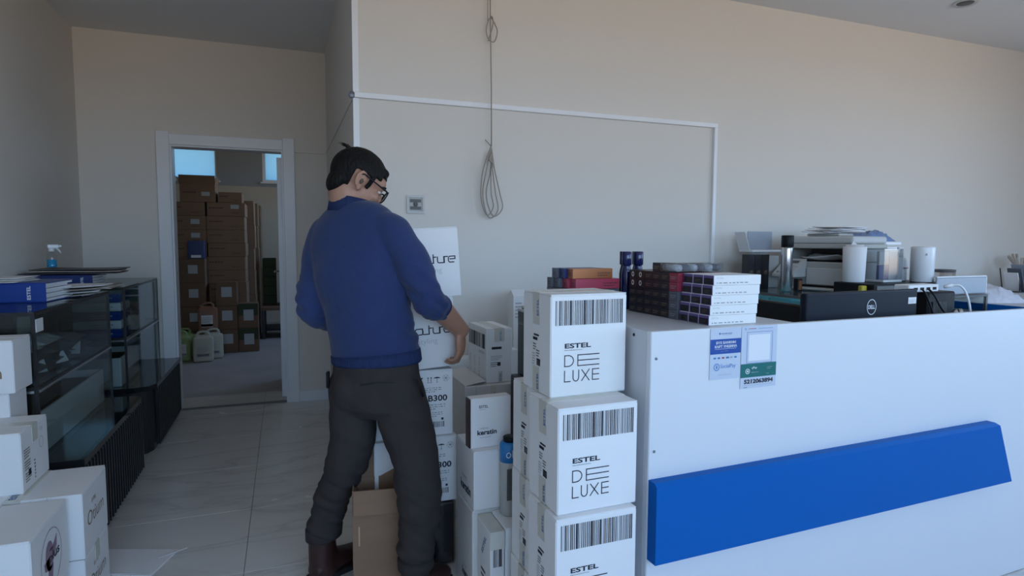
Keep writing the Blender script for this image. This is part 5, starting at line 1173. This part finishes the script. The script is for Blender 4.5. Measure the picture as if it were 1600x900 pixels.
# glasses
gl = MB()
for s in (-1, 1):
    c0 = V3((s*.034, .104, .000)); ring = []
    for i in range(24):
        a = 2*math.pi*i/24; ex = .029*math.copysign(abs(math.cos(a))**.6, math.cos(a)); ez = .021*math.copysign(abs(math.sin(a))**.6, math.sin(a)); ring.append(HM @ (c0+V3((ex, -abs(ex)*.12*s*math.copysign(1, ex) if False else -.10*abs(c0.x+ex), ez))))
    gl.tube(ring, .0026, 'black_plastic', 6, closed=True)
    gl.tube([HM @ V3((s*.063, .097, .012)), HM @ V3((s*.078, .085, .013)), HM @ V3((s*.081, .04, .015)), HM @ V3((s*.083, -.012, .018)), HM @ V3((s*.079, -.03, .002))], [.0035, .0032, .0028, .0028, .003], 'dark_plastic', 6)
gl.tube([HM @ V3((-.007, .102, .006)), HM @ V3((0, .105, .009)), HM @ V3((.007, .102, .006))], .0022, 'black_plastic', 6)
glo = gl.obj('glasses', man)
for s in (-1, 1):
    ln = MB(); poly = [HM @ V3((s*.034+.028*math.copysign(abs(math.cos(a))**.6, math.cos(a)), .104-.10*abs(s*.034+.028*math.cos(a)), .020*math.copysign(abs(math.sin(a))**.6, math.sin(a)))) for a in [2*math.pi*i/20 for i in range(20)]]
    ln.add(poly, [tuple(range(20))], 'glass_clear'); ln.obj('lens', glo)
# --- sweater
S = MB(); k = 'sweater'
st = [((.002, .004, .845), .166, .120), ((-.003, .006, .888), .164, .118), ((-.022, .014, .992), .166, .118), ((-.048, .023, 1.108), .172, .122), ((-.068, .032, 1.205), .182, .124), ((-.075, .036, 1.285), .186, .112), ((-.080, .040, 1.340), .168, .096), ((-.084, .043, 1.375), .134, .082), ((-.090, .045, 1.403), .088, .070), ((-.093, .046, 1.412), .06, .06)]
cs = [c for c, a, b in st]; A_ = [a for c, a, b in st]; B_ = [b for c, a, b in st]
cc = crv(cs, 4); aa = []; bb_ = []
for i in range(len(st)-1):
    for q in range(4): aa.append(A_[i]+(A_[i+1]-A_[i])*q/4); bb_.append(B_[i]+(B_[i+1]-B_[i])*q/4)
aa.append(A_[-1]); bb_.append(B_[-1])
S.loft([(c, a, b, tw, (-.12, .04, 1)) for c, a, b in zip(cc, aa, bb_)], k, 30)
def sleeve(P3, R3, w0, n=9, amp=.004):
    P_, R_ = dense(P3, R3, n); m_ = len(P_)
    R_ = [r0+(amp*math.sin(i*1.9)*max(0, (i/m_-w0)/(1-w0)) if i/m_ > w0 else 0) for i, r0 in enumerate(R_)]
    limb(S, P_, R_, k, 20)
RC = RE.lerp(RW, .30); LC = LE.lerp(LW, .35)
sleeve([RS+V3((-.05, .015, .012)), RS+V3((-.004, .002, .004)), RS.lerp(RE, .5)+V3((.006, -.006, .004)), RE+V3((0, -.006, -.006)), RC], [.058, .068, .064, .058, .050], .45)
sleeve([LS+V3((.05, -.012, .014)), LS+V3((.012, -.002, .002)), LS.lerp(LE, .5)+V3((-.006, 0, 0)), LE+V3((-.004, -.004, -.004)), LC], [.056, .064, .060, .056, .052], .45)
def wr_sw(c):
    arm = max(0, min(1, (abs(c.x+.06)-.14)/.08))*max(0, min(1, (1.22-c.z)/.12))
    q = NZ.noise(V3((c.x*5+c.z*4, c.y*5, c.z*8-c.x*7)))*.009+NZ.noise(V3((c.x*13, c.y*13, c.z*15-c.x*10)))*.003
    return q+arm*NZ.noise(V3((c.x*10, c.y*10, c.z*34+c.x*24)))*.014
sweater = solid(S, 'sweater', man, .0055, 8, None, wr_sw)
cu = MB().tube([RC.lerp(RW, -.02), RC.lerp(RW, .05)], [.0485, .047], 'rib', 24).obj('cuff', sweater)
cu = MB().tube([LC.lerp(LW, -.02), LC.lerp(LW, .05)], [.050, .048], 'rib', 24).obj('cuff', sweater)
cl = MB().loft([(NB0+V3((-.004, 0, .030)), .080, .074, tw, (.05, .02, 1)), (NB0+V3((0, .002, .062)), .076, .071, tw, (.15, .02, 1)), (NB0+V3((.005, .003, .083)), .071, .067, tw, (.2, .02, 1)), (NB0+V3((.006, .003, .084)), .066, .062, tw, (.2, .02, 1)), (NB0+V3((.0, .002, .05)), .064, .060, tw, (.15, .02, 1))], 'rib', 30).obj('collar', sweater)
hm = MB().loft([((.003, .004, .838), .166, .120, tw, (-.05, .02, 1)), ((.003, .004, .845), .171, .125, tw, (-.05, .02, 1)), ((-.001, .006, .878), .170, .124, tw, (-.1, .03, 1))], 'rib', 32).obj('waistband', sweater)
# --- trousers
T_ = MB(); k = 'trousers'
T_.loft([((.0, .002, .88), .158, .112, tw, (0, 0, 1)), ((.001, .0, .82), .164, .118, tw, (0, 0, 1)), ((.004, -.006, .75), .172, .126, tw, (0, 0, 1)), ((.010, -.012, .69), .168, .118, tw, (0, 0, 1)), ((.012, -.014, .655), .13, .085, tw, (0, 0, 1))], k, 30)
T_.ell((-.055, -.045, .745), (.090, .072, .095), k); T_.ell((.075, -.072, .748), (.090, .068, .095), k)
P_, R_ = dense(LL[:6], [.088, .085, .080, .073, .061, .062], 8)
R_ = [r0+(.004*math.sin(i*1.7) if i > len(R_)-7 else 0) for i, r0 in enumerate(R_)]; limb(T_, P_, R_, k, 20)
P_, R_ = dense(RL_[:7], [.090, .096, .085, .082, .076, .068, .056], 8)
R_ = [r0+(.004*math.sin(i*1.6) if i > len(R_)-7 else 0) for i, r0 in enumerate(R_)]; limb(T_, P_, R_, k, 20)
def wr_tr(c):
    lo = max(0, min(1, (.62-c.z)/.3)); q = NZ.noise(V3((c.x*9+c.z*5, c.y*9, c.z*20+c.x*8)))
    return q*(.006+.010*lo)+NZ.noise(V3((c.x*14+3, c.y*14, c.z*42+c.x*18)))*.006*lo
tr = solid(T_, 'trousers', man, .0055, 6, None, wr_tr)
MB().loft([(LL[5]+V3((0, 0, -.022)), .062, .062, (1, 0, 0), (-.1, 0, 1)), (LL[5]+V3((0, 0, -.018)), .067, .067, (1, 0, 0), (-.1, 0, 1)), (LL[5]+V3((.002, 0, .022)), .069, .069, (1, 0, 0), (-.1, 0, 1)), (LL[5]+V3((.003, 0, .026)), .064, .064, (1, 0, 0), (-.1, 0, 1))], 'trousers', 24).obj('turn_up', tr)
MB().loft([(RL_[6]+V3((0, 0, -.022)), .056, .058, (1, 0, 0), (0, 0, 1)), (RL_[6]+V3((0, 0, -.016)), .061, .063, (1, 0, 0), (0, 0, 1)), (RL_[6]+V3((.001, 0, .018)), .063, .065, (1, 0, 0), (0, 0, 1))], 'trousers', 24).obj('turn_up', tr)
MB().tube([(-.02, -.139, .79), (.045, -.150, .800), (.10, -.152, .802)], .0022, 'stitch', 6).obj('seam', tr)
MB().tube([(.162, -.085, .80), (.176, -.078, .765), (.182, -.076, .735)], [.002, .004, .005], 'black_plastic', 6).obj('zip', tr)
MB().box((-.166, -.05, .755), (-.156, -.03, .815), 'black_plastic', .003).obj('clip', tr)
# --- boots
def boot(ank, dirv, k):
    bt_ = MB(); D = V3(dirv).normalized(); Sx = V3((0, 0, 1)).cross(D); A0 = V3((ank.x, ank.y, 0))
    bt_.loft([(A0+V3((0, 0, .19)), .050, .052, Sx, (0, 0, 1)), (A0+V3((0, 0, .13)), .048, .052, Sx, (0, 0, 1)), (A0+D*.005+V3((0, 0, .08)), .047, .058, Sx, (0, 0, 1)), (A0+D*.01+V3((0, 0, .03)), .045, .062, Sx, (0, 0, 1)), (A0+D*.01+V3((0, 0, .014)), .045, .062, Sx, (0, 0, 1))], 'brown_leather', 20)
    bt_.loft([(A0+D*t_+V3((0, 0, h_/2+.012)), w_, h_/2, Sx, D) for t_, w_, h_ in ((-.045, .030, .06), (-.02, .040, .09), (.03, .044, .095), (.08, .047, .078), (.125, .048, .066), (.165, .044, .060), (.192, .030, .046))], 'brown_leather', 20)
    b_ = solid(bt_, 'boot', man, .005, 3); so = []
    out = [(-.062, .018), (-.05, .034), (-.01, .042), (.05, .044), (.11, .052), (.16, .050), (.195, .032), (.205, .0)]; out = out+[(t_, -w_) for t_, w_ in out[-2::-1]]
    pl = [(A0+D*t_+Sx*w_) for t_, w_ in out]; n3 = len(pl)
    mb = MB(); vs = [(v.x, v.y, .0005) for v in pl]+[(v.x, v.y, .02) for v in pl]; mb.add(vs, [list(range(n3)), list(range(n3, 2*n3))[::-1]]+[(i, n3+i, n3+(i+1) % n3, (i+1) % n3) for i in range(n3)], 'rubber'); mb.obj('sole', b_)
    return b_
boot(V3((-.222, .05, .1)), (.55, .78, 0), 0); boot(V3((.155, -.118, .1)), (.45, .88, 0), 1)
